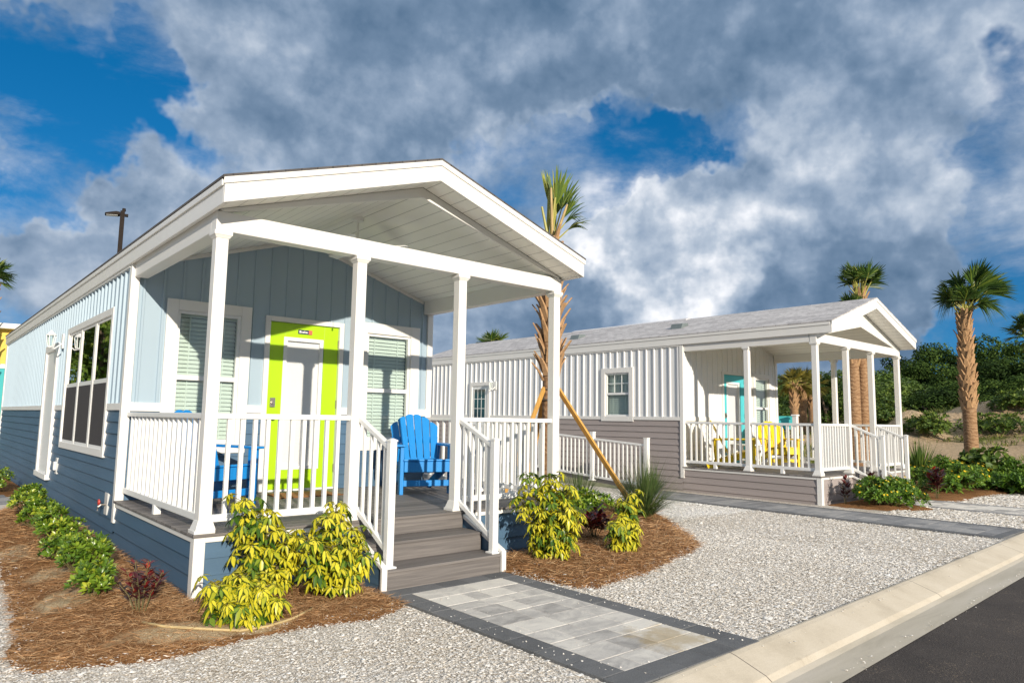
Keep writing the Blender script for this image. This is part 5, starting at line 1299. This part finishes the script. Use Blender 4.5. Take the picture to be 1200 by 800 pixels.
schefflera('low yellow variegated shrub by the drip tube, in front of the white skirt corner', (.02, -.86, .03), [(-.12, .10, .26, 16, .13), (.02, .04, .30, 16, .14), (.14, -.08, .24, 14, .13), (-.05, -.12, .17, 12, .12), (.16, .12, .28, 12, .12), (.22, -.16, .14, 10, .12)], 3, .058)
schefflera('bushy upright yellow variegated shrub in the bed right of the porch steps', (3.14, -.60, .04), [(.02, .05, .80, 26, .17), (-.20, .16, .82, 16, .13), (.18, -.02, .66, 24, .18), (.02, -.16, .48, 22, .18), (-.26, .20, .62, 12, .13), (.30, -.06, .46, 16, .16), (.12, .16, .70, 16, .16), (-.08, -.06, .36, 16, .16)], 4)
schefflera('small yellow variegated shrub at the foot of the long pine stake', (4.02, -.74, .04), [(-.10, .0, .30, 14, .13), (.10, .05, .52, 16, .13), (.16, -.04, .60, 12, .10), (.02, -.10, .24, 14, .13), (.24, .04, .40, 12, .12)], 5, .062)
def rosette_shrub(name, label, base, rx, ry, h, n, seed, mat, leaf=.055, ratio=.38, group=None, cat='shrub', flowers=None, per=7, up=.75, dens_low=True):
    """mounded shrub: rosettes of small leaves on a lumpy dome, twigs inside"""
    r = np.random.default_rng(seed); t = empty(name, base, 0, label, cat, group)
    lob = [(r.uniform(-.55,.55)*rx, r.uniform(-.55,.55)*ry, r.uniform(.25,.62)*h, r.uniform(.32,.55)) for _ in range(7)] + [(0,0,h*.4,.62)]
    C = []; 
    while len(C) < n:
        lx, ly, lz, s = lob[int(r.integers(len(lob)))]; d = r.normal(size=3); d /= np.linalg.norm(d); d[2] = abs(d[2])*1.1 - .25
        q = r.uniform(.5, 1.0)**.45
        p = (lx + d[0]*s*rx*q, ly + d[1]*s*ry*q, lz + d[2]*s*h*q*1.05)
        if p[2] < .015: continue
        C.append((p, d))
    BP, BD, BN, BL, BT = [], [], [], [], []; sm = MB()
    for i, (p, d) in enumerate(C):
        ax = Vector(d) + Vector((0,0,up)); ax.normalize(); e1 = ax.orthogonal().normalized(); e2 = ax.cross(e1); tn = np.clip(r.normal(.48, .2), 0, 1); ph = r.uniform(0, 6.28)
        if i % 9 == 0: sm.tube([(p[0]*.15, p[1]*.15, 0), (p[0]*.6, p[1]*.6, p[2]*.55), p], [.006, .005, .003], 4, False)
        for j in range(per):
            b = ph + j*2.4; o = e1*math.cos(b)+e2*math.sin(b); inner = j/per
            dd = (o*(1-.6*inner) + ax*(.30+.8*inner)).normalized(); BP.append(Vector(p)+o*.008); BD.append(dd); BN.append(ax - o*.4); BL.append(leaf*r.uniform(.7, 1.2)*(1-.25*inner)); BT.append(np.clip(tn + .28*inner + r.normal(0, .10), 0, 1))
    A = lambda q: np.array([tuple(x) for x in q]); L = np.array(BL)
    V, F, U, T = blades(A(BP), A(BD), A(BN), L, L*ratio, np.array(BT), 3, r.uniform(0, .25, len(L)), .12, .85)
    arr_mesh('foliage', V, F, MT[mat], t, U, T, True); sm.build('stems', MT['stem'], t)
    if flowers:
        cnt, sz, fm = flowers; FP, FD, FN, FL = [], [], [], []
        idx = r.permutation(len(C)); got = 0
        for i in idx:
            p, d = C[i]
            if p[2] < h*.38 or got >= cnt: continue
            got += 1; ax = (Vector(d)+Vector((0,-.35,.9))).normalized(); e1 = ax.orthogonal().normalized(); e2 = ax.cross(e1); c = Vector(p)+ax*(leaf*1.0+r.uniform(0, .03))
            for j in range(7):
                b = j*2*math.pi/7; o = e1*math.cos(b)+e2*math.sin(b); FP.append(c); FD.append(o+ax*.15); FN.append(ax); FL.append(sz*r.uniform(.85, 1.1))
        V, F, U, T = blades(A(FP), A(FD), A(FN), np.array(FL), np.array(FL)*.62, r.random(len(FL)), 2, 0.0, .0, .6); arr_mesh('blossoms', V, F, MT[fm], t, U, T)
    return t
zb = lambda x, y: float(bed_height(BED_L, np.array([x]), np.array([y]), 11)[0])-.01
for k, (x, y, rx, ry, h, n, lab) in enumerate([
    (-.62, .16, .19, .21, .27, 130, 'nearest low green shrub along the side wall, next to the red croton'),
    (-.58, 1.02, .22, .30, .32, 190, 'green shrub with one orange blossom, second along the side wall'),
    (-.60, 1.66, .18, .22, .22, 100, 'small green shrub between the orange-blossom one and the spigot'),
    (-.53, 2.62, .24, .32, .36, 200, 'large green shrub on the mulch below the triple window'),
    (-.50, 3.75, .24, .34, .34, 190, 'green shrub below the far pane of the triple window'),
    (-.48, 5.00, .27, .50, .38, 220, 'green shrub before the paved landing of the white side door'),
    (-.55, 9.6, .36, .55, .48, 240, 'green shrub growing beyond the paved side landing')]):
    rosette_shrub('low_shrub', lab, (x, y, zb(x, y) if y < 6 else -.01), rx, ry, h, n, 40+k, 'leaf_shrub', .060, .42, 'green shrubs along the blue cottage side', 'shrub', (1, .030, 'petal_orange') if k == 1 else None)
sheet('far_mulch', [(-1.1, 8.6), (-.01, 8.6), (-.01, 14.8), (-.9, 14.8)], .003, MT['mulch'])
def croton(label, base, h, n, seed, rx=.16, leaf=.10):
    r = np.random.default_rng(seed); t = empty('croton', base, 0, label, 'shrub', None); BP, BD, BN, BL, BT = [], [], [], [], []; sm = MB()
    for k in range(n):
        a = k*2.39996; q = rx*math.sqrt((k+.5)/n); top = Vector((math.cos(a)*q, math.sin(a)*q, h*(1.0-.35*(k/n))*r.uniform(.8, 1.05))); sm.tube([(top.x*.12,top.y*.12,-.02), top*.5+Vector((0,0,.02)), top], [.0045, .0038, .0025], 5, False)
        tn = r.choice([.15, .35, .5, .62, .70, .9], p=[.24, .26, .18, .16, .08, .08])
        for j in range(15):
            f = .42+.58*j/15; b = j*2.4+r.normal(0,.2); o = Vector((math.cos(b), math.sin(b), r.uniform(.35, 1.2)*(.6+.6*f))).normalized()
            BP.append(top*f); BD.append(o); BN.append(Vector((0,0,1))-o*.3); BL.append(leaf*r.uniform(.7,1.15)); BT.append(np.clip(tn+r.normal(0,.07), 0, 1))
    A = lambda q: np.array([tuple(x) for x in q]); L = np.array(BL); V, F, U, T = blades(A(BP), A(BD), A(BN), L, L*.36, np.array(BT), 3, .22, .12, .8)
    arr_mesh('foliage', V, F, MT['leaf_croton'], t, U, T, True); sm.build('stems', MT['stem'], t)
croton('dark red and green croton on thin stems beside the near green shrub', (-.44, -.36, .05), .38, 11, 71, .17, .085)
croton('dark maroon croton low between the variegated shrubs of the right bed', (4.35, -.05, .05), .34, 14, 72, .22, .13)
croton('purple leaved croton at the foot of the white cottage stairs', (11.30, -.30, -.02), .62, 8, 73, .10, .17)
croton('thin dark croton standing against the white cottage skirt corner', (10.62, -.13, -.02), .50, 4, 74, .08, .14)
croton('bronze croton between the two yellow flower beds', (13.15, -.72, -.02), .70, 9, 75, .14, .18)
for k, (x, y, rx, ry, h, n, nf, lab) in enumerate([
    (11.00, -.55, .72, .72, .55, 820, 34, 'low mound of yellow-flowered plants before the white cottage skirt'),
    (14.75, -.30, 1.35, .85, .62, 900, 70, 'larger mound of yellow flowers beyond the white cottage front steps')]):
    rosette_shrub('flower_mound', lab, (x, y, -.01), rx, ry, h, n, 80+k, 'leaf_flower', .075 if k == 0 else .10, .36, 'yellow flower mounds by the white cottage', 'flowers', (nf*2, .021 if k == 0 else .030, 'petal'), 7, .6)
rosette_shrub('low_shrub', 'dark green leafy shrub against the porch corner, behind the bushy yellow one', (5.30, 1.15, .03), .50, .5, .42, 330, 91, 'leaf_shrub', .08, .40, None, 'shrub')
def grass_clump(name, label, base, n, h, spread, seed, mat='grass_blade', w=.007, droop=.5, group=None):
    r = np.random.default_rng(seed); a = r.uniform(0, 6.28, n); s = r.uniform(0, 1, n)**.7*spread
    D = np.stack([np.cos(a)*s, np.sin(a)*s, np.ones(n)], 1); P = np.stack([np.cos(a)*.09*s, np.sin(a)*.09*s, np.zeros(n)], 1) + r.normal(0, .02, (n,3))*np.array([1,1,0])
    V, F, U, T = blades(P, D, np.stack([-np.sin(a)*0+np.cos(a), np.sin(a), -s], 1), h*r.uniform(.6, 1.12, n), w, np.clip(r.normal(.5, .22, n), 0, 1), 5, droop*r.uniform(.3, 1.3, n)*s, .1, .5, True, .6)
    o = arr_mesh(name, V, F, MT[mat], None, U, T); o.location = base; tag(o, label, 'ornamental grass', group); return o
grass_clump('fountain_grass', 'arching fountain grass clump where the long pine stake meets the ground', (6.45, .92, .03), 760, 1.05, 1.25, 101, w=.0075)
grass_clump('fountain_grass', 'smaller fountain grass clump behind the bushy yellow shrub', (6.15, 1.90, .03), 420, .85, 1.1, 102, w=.008)
grass_clump('fountain_grass', 'thin grass clump growing at the foot of the ramp railing end post', (9.35, 3.0, .0), 260, .60, .8, 103, w=.009)

# ------------------------------------------------------------------ plants beyond the white cottage
for k, (u, r_, rx, h, mat, nm, lab) in enumerate([
    (1074, 20.5, .8, .95, 'leaf_bright', 'spiky', 'spiky clump of strap leaves beside the last porch newel of the white cottage'),
    (1106, 21.0, .6, .65, 'leaf_flower', 'b', 'dark green shrub between the spiky clump and the stout palm'),
    (1126, 21.6, .5, .60, 'leaf_flower', 'b', 'dark shrub at the foot of the stout palm'),
    (1152, 21.3, .8, .95, 'leaf_bright', 'g', 'sea grape with big round leaves next to the stout palm trunk'),
    (1186, 21.0, .7, .65, 'leaf_flower', 'b', 'dark shrub past the sea grape'),
    (1168, 18.6, .8, .40, 'leaf_flower', 'b', 'low feathery green shrub in front of the sea grape'),
    (1199, 18.2, .8, .45, 'leaf_flower', 'b', 'low feathery green shrub at the outer edge of the mulch'),
    (1133, 19.2, .6, .35, 'leaf_bright', 'b', 'low light green shrub behind the larger flower mound')]):
    az, _ = ray_az_el(u, 500); x, y = polar(az, r_); z = float(ground_z(x, y)); z = max(z, -.04)
    if nm == 'spiky': grass_clump('strap_leaf_plant', lab, (x, y, z), 260, 1.15, .85, 200+k, 'leaf_bright', .045, .35)
    elif nm == 'g': rosette_shrub('sea_grape', lab, (x, y, z), rx, rx*.8, h, 110, 200+k, 'leaf_bright', .20, .85, None, 'shrub', None, 4, .5)
    else: rosette_shrub('garden_shrub', lab, (x, y, z), rx, rx*.8, h, 330, 200+k, mat, .13, .34, 'shrubs round the stout palm', 'shrub')
def scatter_grass(n, seed):
    r = np.random.default_rng(seed); az = r.uniform(60, 80, n); rr = r.uniform(18.5**.5, 56**.5, n)**2; x = CAM.x+rr*np.sin(np.radians(az)); y = CAM.y+rr*np.cos(np.radians(az))
    i = np.clip(np.searchsorted(TX, x)-1, 0, len(TX)-2); j = np.clip(np.searchsorted(TY, y)-1, 0, len(TY)-2); z = TH[i,j]; g = TG[i,j]
    k = (g + r.normal(0, .12, n) > .52) & (z > -.07) & (x > 16.4); x, y, z, rr = x[k], y[k], z[k], rr[k]; n = len(x)
    m = 5; X = np.repeat(x, m)+r.normal(0, .10, n*m); Y = np.repeat(y, m)+r.normal(0, .10, n*m); Z = np.repeat(z, m)-.03; q = np.repeat(rr, m)
    a = r.uniform(0, 6.28, n*m); D = np.stack([np.cos(a)*.6, np.sin(a)*.6, np.ones(n*m)], 1); N = np.stack([np.cos(a), np.sin(a), -.6*np.ones(n*m)], 1)
    V, F, U, T = blades(np.stack([X, Y, Z], 1), D, N, r.uniform(.18, .48, n*m), .012+q*.0009, np.clip(r.normal(.5, .25, n*m), 0, 1), 2, r.uniform(.1, .5, n*m), .0, .6, True, .7)
    o = arr_mesh('wild_grass', V, F, MT['wild_grass'], None, U, T); o['kind'] = 'stuff'
scatter_grass(9000, 301)
for k, (u, r_, rx, h, lab) in enumerate([(1083, 40, 1.3, 1.3, 'scrubby green bush on the sandy ground below the rocky mound'), (1097, 52, 1.6, 1.6, 'scrub bush at the top of the rocky mound'), (1168, 42, 2.2, 1.2, 'wide scrub patch growing on the near flank of the larger sand mound'), (1052, 46, 1.8, 1.8, 'yellowish scrub bush behind the last porch post'), (1198, 44, 1.6, 1.3, 'scrub bush at the outer edge of the sand mounds'), (1028, 44, 1.8, 1.7, 'scrub bush behind the porch stair railing of the white cottage'), (1120, 50, 1.7, 1.2, 'scrub bush just left of the stout palm, far behind it')]):
    az, _ = ray_az_el(u, 500); x, y = polar(az, r_); z = float(ground_z(x, y))
    rosette_shrub('scrub_bush', lab, (x, y, z-.1), rx, rx, h, 260, 320+k, 'leaf_bright', .24, .45, 'scrub on the sandy lot', 'bush')

# ------------------------------------------------------------------ access ramp, lamp post, far buildings, small things
rp = empty('access_ramp', (9.6, 3.34, 0), 0, 'wooden wheelchair ramp with white railing along the white cottage side wall', 'ramp')
SL = .060; RL = 6.4
mb = MB(); mb.prism([(0, -.05), (RL, -.05), (RL, SL*RL), (0, .012)], 0, .0, .74); mb.build('ramp_deck', MT['riser'], rp)
mb = MB(); mb.prism([(0, -.06), (RL, -.06), (RL, SL*RL-.01), (0, .0)], 0, -.034, -.001); mb.build('side_board', MT['ramp_side'] if 'ramp_side' in MT else paint('treated_board', (.30, .31, .20), .8, .15, 6, (1, 1, 1), .2), rp)
posts = [.03, 1.50, 3.05, 4.6, 6.3]
for k, yy in enumerate(posts):
    z = SL*yy; mb = MB(); mb.box(-.005, .085, yy-.045, yy+.045, z+.013, z+1.045); pp = mb.build('post', MT['white_vinyl'], rp, .005)
    mb = MB(); mb.frustum(.04, yy, z+1.045, z+1.06, .05, .05); mb.build('post_cap', MT['white_vinyl'], pp)
    mb = MB(); mb.box(-.027, .107, yy-.067, yy+.067, z+.0135, z+.035); mb.build('base_flange', MT['white_vinyl'], pp, .003)
for a, b in zip(posts, posts[1:]):
    a += .045; b -= .045; mb = MB(); mb.bar((.04, a, SL*a+.905), (.04, b, SL*b+.905), .052, .040); rl = mb.build('railing', MT['white_vinyl'], rp, .005)
    mb = MB(); mb.bar((.04, a, SL*a+.105), (.04, b, SL*b+.105), .042, .046); mb.build('bottom_rail', MT['white_vinyl'], rl, .004)
    n = 11
    for i in range(n):
        yy = a+(b-a)*(i+1)/(n+1); z = SL*yy; mb = MB(); mb.box(.025, .055, yy-.015, yy+.015, z+.12, z+.895); mb.build('baluster', MT['white_vinyl'], rl)
az, e = ray_az_el(144, 246); x, y = polar(az, 31.0); zt = CAM.z+31*e
t = empty('lamp_post', (x, y, -.1), -math.radians(az), 'dark square lamp post with a flat area light, rising behind the blue cottage roof', 'lamp post')
mb = MB(); mb.box(-.08, .08, -.08, .08, 0, zt+.05); mb.build('pole', MT['dark_metal'], t, .01)
mb = MB(); mb.prism([(-.60, zt-.19), (-.081, zt-.15), (-.081, zt-.03), (-.22, zt-.02), (-.60, zt-.13)], 1, -.19, .19); mb.build('lamp_head', MT['dark_metal'], t, .03)
mb = MB(); mb.prism([(-.55, zt-.20), (-.16, zt-.17), (-.16, zt-.158), (-.55, zt-.188)], 1, -.14, .14); mb.build('lens', MT['pvc'], t)
mb = MB(); mb.tube([(.04, 0, zt+.051), (.04, 0, zt+.16)], [.07, .06], 12); mb.build('photocell', MT['dark_metal'], t)
mb = MB(); mb.box(.081, .20, -.07, .07, zt-.16, zt-.06); mb.build('bracket', MT['dark_metal'], t, .01)
MT['yellow_wall'] = paint('yellow_siding', (.78, .55, .10), .6, .05, 2); MT['teal_wall'] = paint('teal_siding', (.05, .42, .44), .6, .05, 2)
t = empty('yellow_cottage', (-3.1, 20.2, -.05), 0, 'yellow and teal cottage peeping out past the far end of the blue cottage', 'cottage')
mb = MB(); mb.box(2.3, 6.6, 0, 9, 2.85, 3.90); mb.build('wall', MT['yellow_wall'], t)
mb = MB(); mb.box(2.3, 6.6, 0, 9, 0, 2.72); mb.build('lower_wall', MT['teal_wall'], t)
mb = MB(); mb.box(2.27, 6.63, -.03, 9.03, 2.72, 2.85); mb.build('band_trim', MT['white'], t)
mb = MB(); mb.prism([(2.0, 3.90), (6.9, 3.90), (6.9, 4.03), (4.45, 4.06), (2.0, 4.03)], 1, -.35, 9.3); mb.build('roof', MT['white'], t)
mb = MB(); mb.box(2.75, 3.4, -.04, -.001, .9, 1.9); w = mb.build('window', MT['white'], t); mb = MB(); mb.box(2.83, 3.32, -.05, -.0405, .98, 1.82); mb.build('glass_pane', MT['tint_glass_dark'], w)
az, _ = ray_az_el(920.5, 490); x, y = polar(az, 40); zt = z_at(920, 488.5, 40)-.35+.36
t = empty('screen_panel', (x, y, .35), -math.radians(az), 'turquoise screen panel seen past the porch wall of the white cottage', 'screen panel')
mb = MB(); mb.box(-.62, .55, -.02, .02, zt-1.0, zt-.351); mb.build('panel', MT['teal_wall'], t)
mb = MB(); mb.box(-.62, .55, -.035, .035, zt-.35, zt-.31); mb.build('top_rail', MT['teal_wall'], t)
for xx in (-.6, .55): mb = MB(); mb.box(xx-.035, xx+.035, -.0355, .0355, 0, zt-.311); mb.build('post', MT['white_vinyl'], t)
az, _ = ray_az_el(932, 490); x, y = polar(az, 39.5); zt = z_at(932, 485.5, 39.5)-.35+.33
t = empty('marker_post', (x, y, .35), 0, 'short white post with a cap, next to the turquoise panel', 'post')
mb = MB(); mb.box(-.11, .11, -.11, .11, 0, zt-.40); mb.build('shaft', MT['white_vinyl'], t)
mb = MB(); mb.frustum(0, 0, zt-.40, zt-.33, .16, .14); mb.build('cap', MT['white_vinyl'], t)
HP = [(-.50, -.66), (-.40, -.80), (-.22, -.93), (-.02, -1.02), (.16, -1.03), (.34, -1.00), (.52, -.92)]
mb = MB(); mb.tube([(a, b, zb(a, b)+.016) for a, b in HP], .0085, 8); o = mb.build('drip_tube', MT['hose'], None, smooth=True); tag(o, 'thin tan drip tube curving over the mulch by the low yellow shrub', 'drip tube')
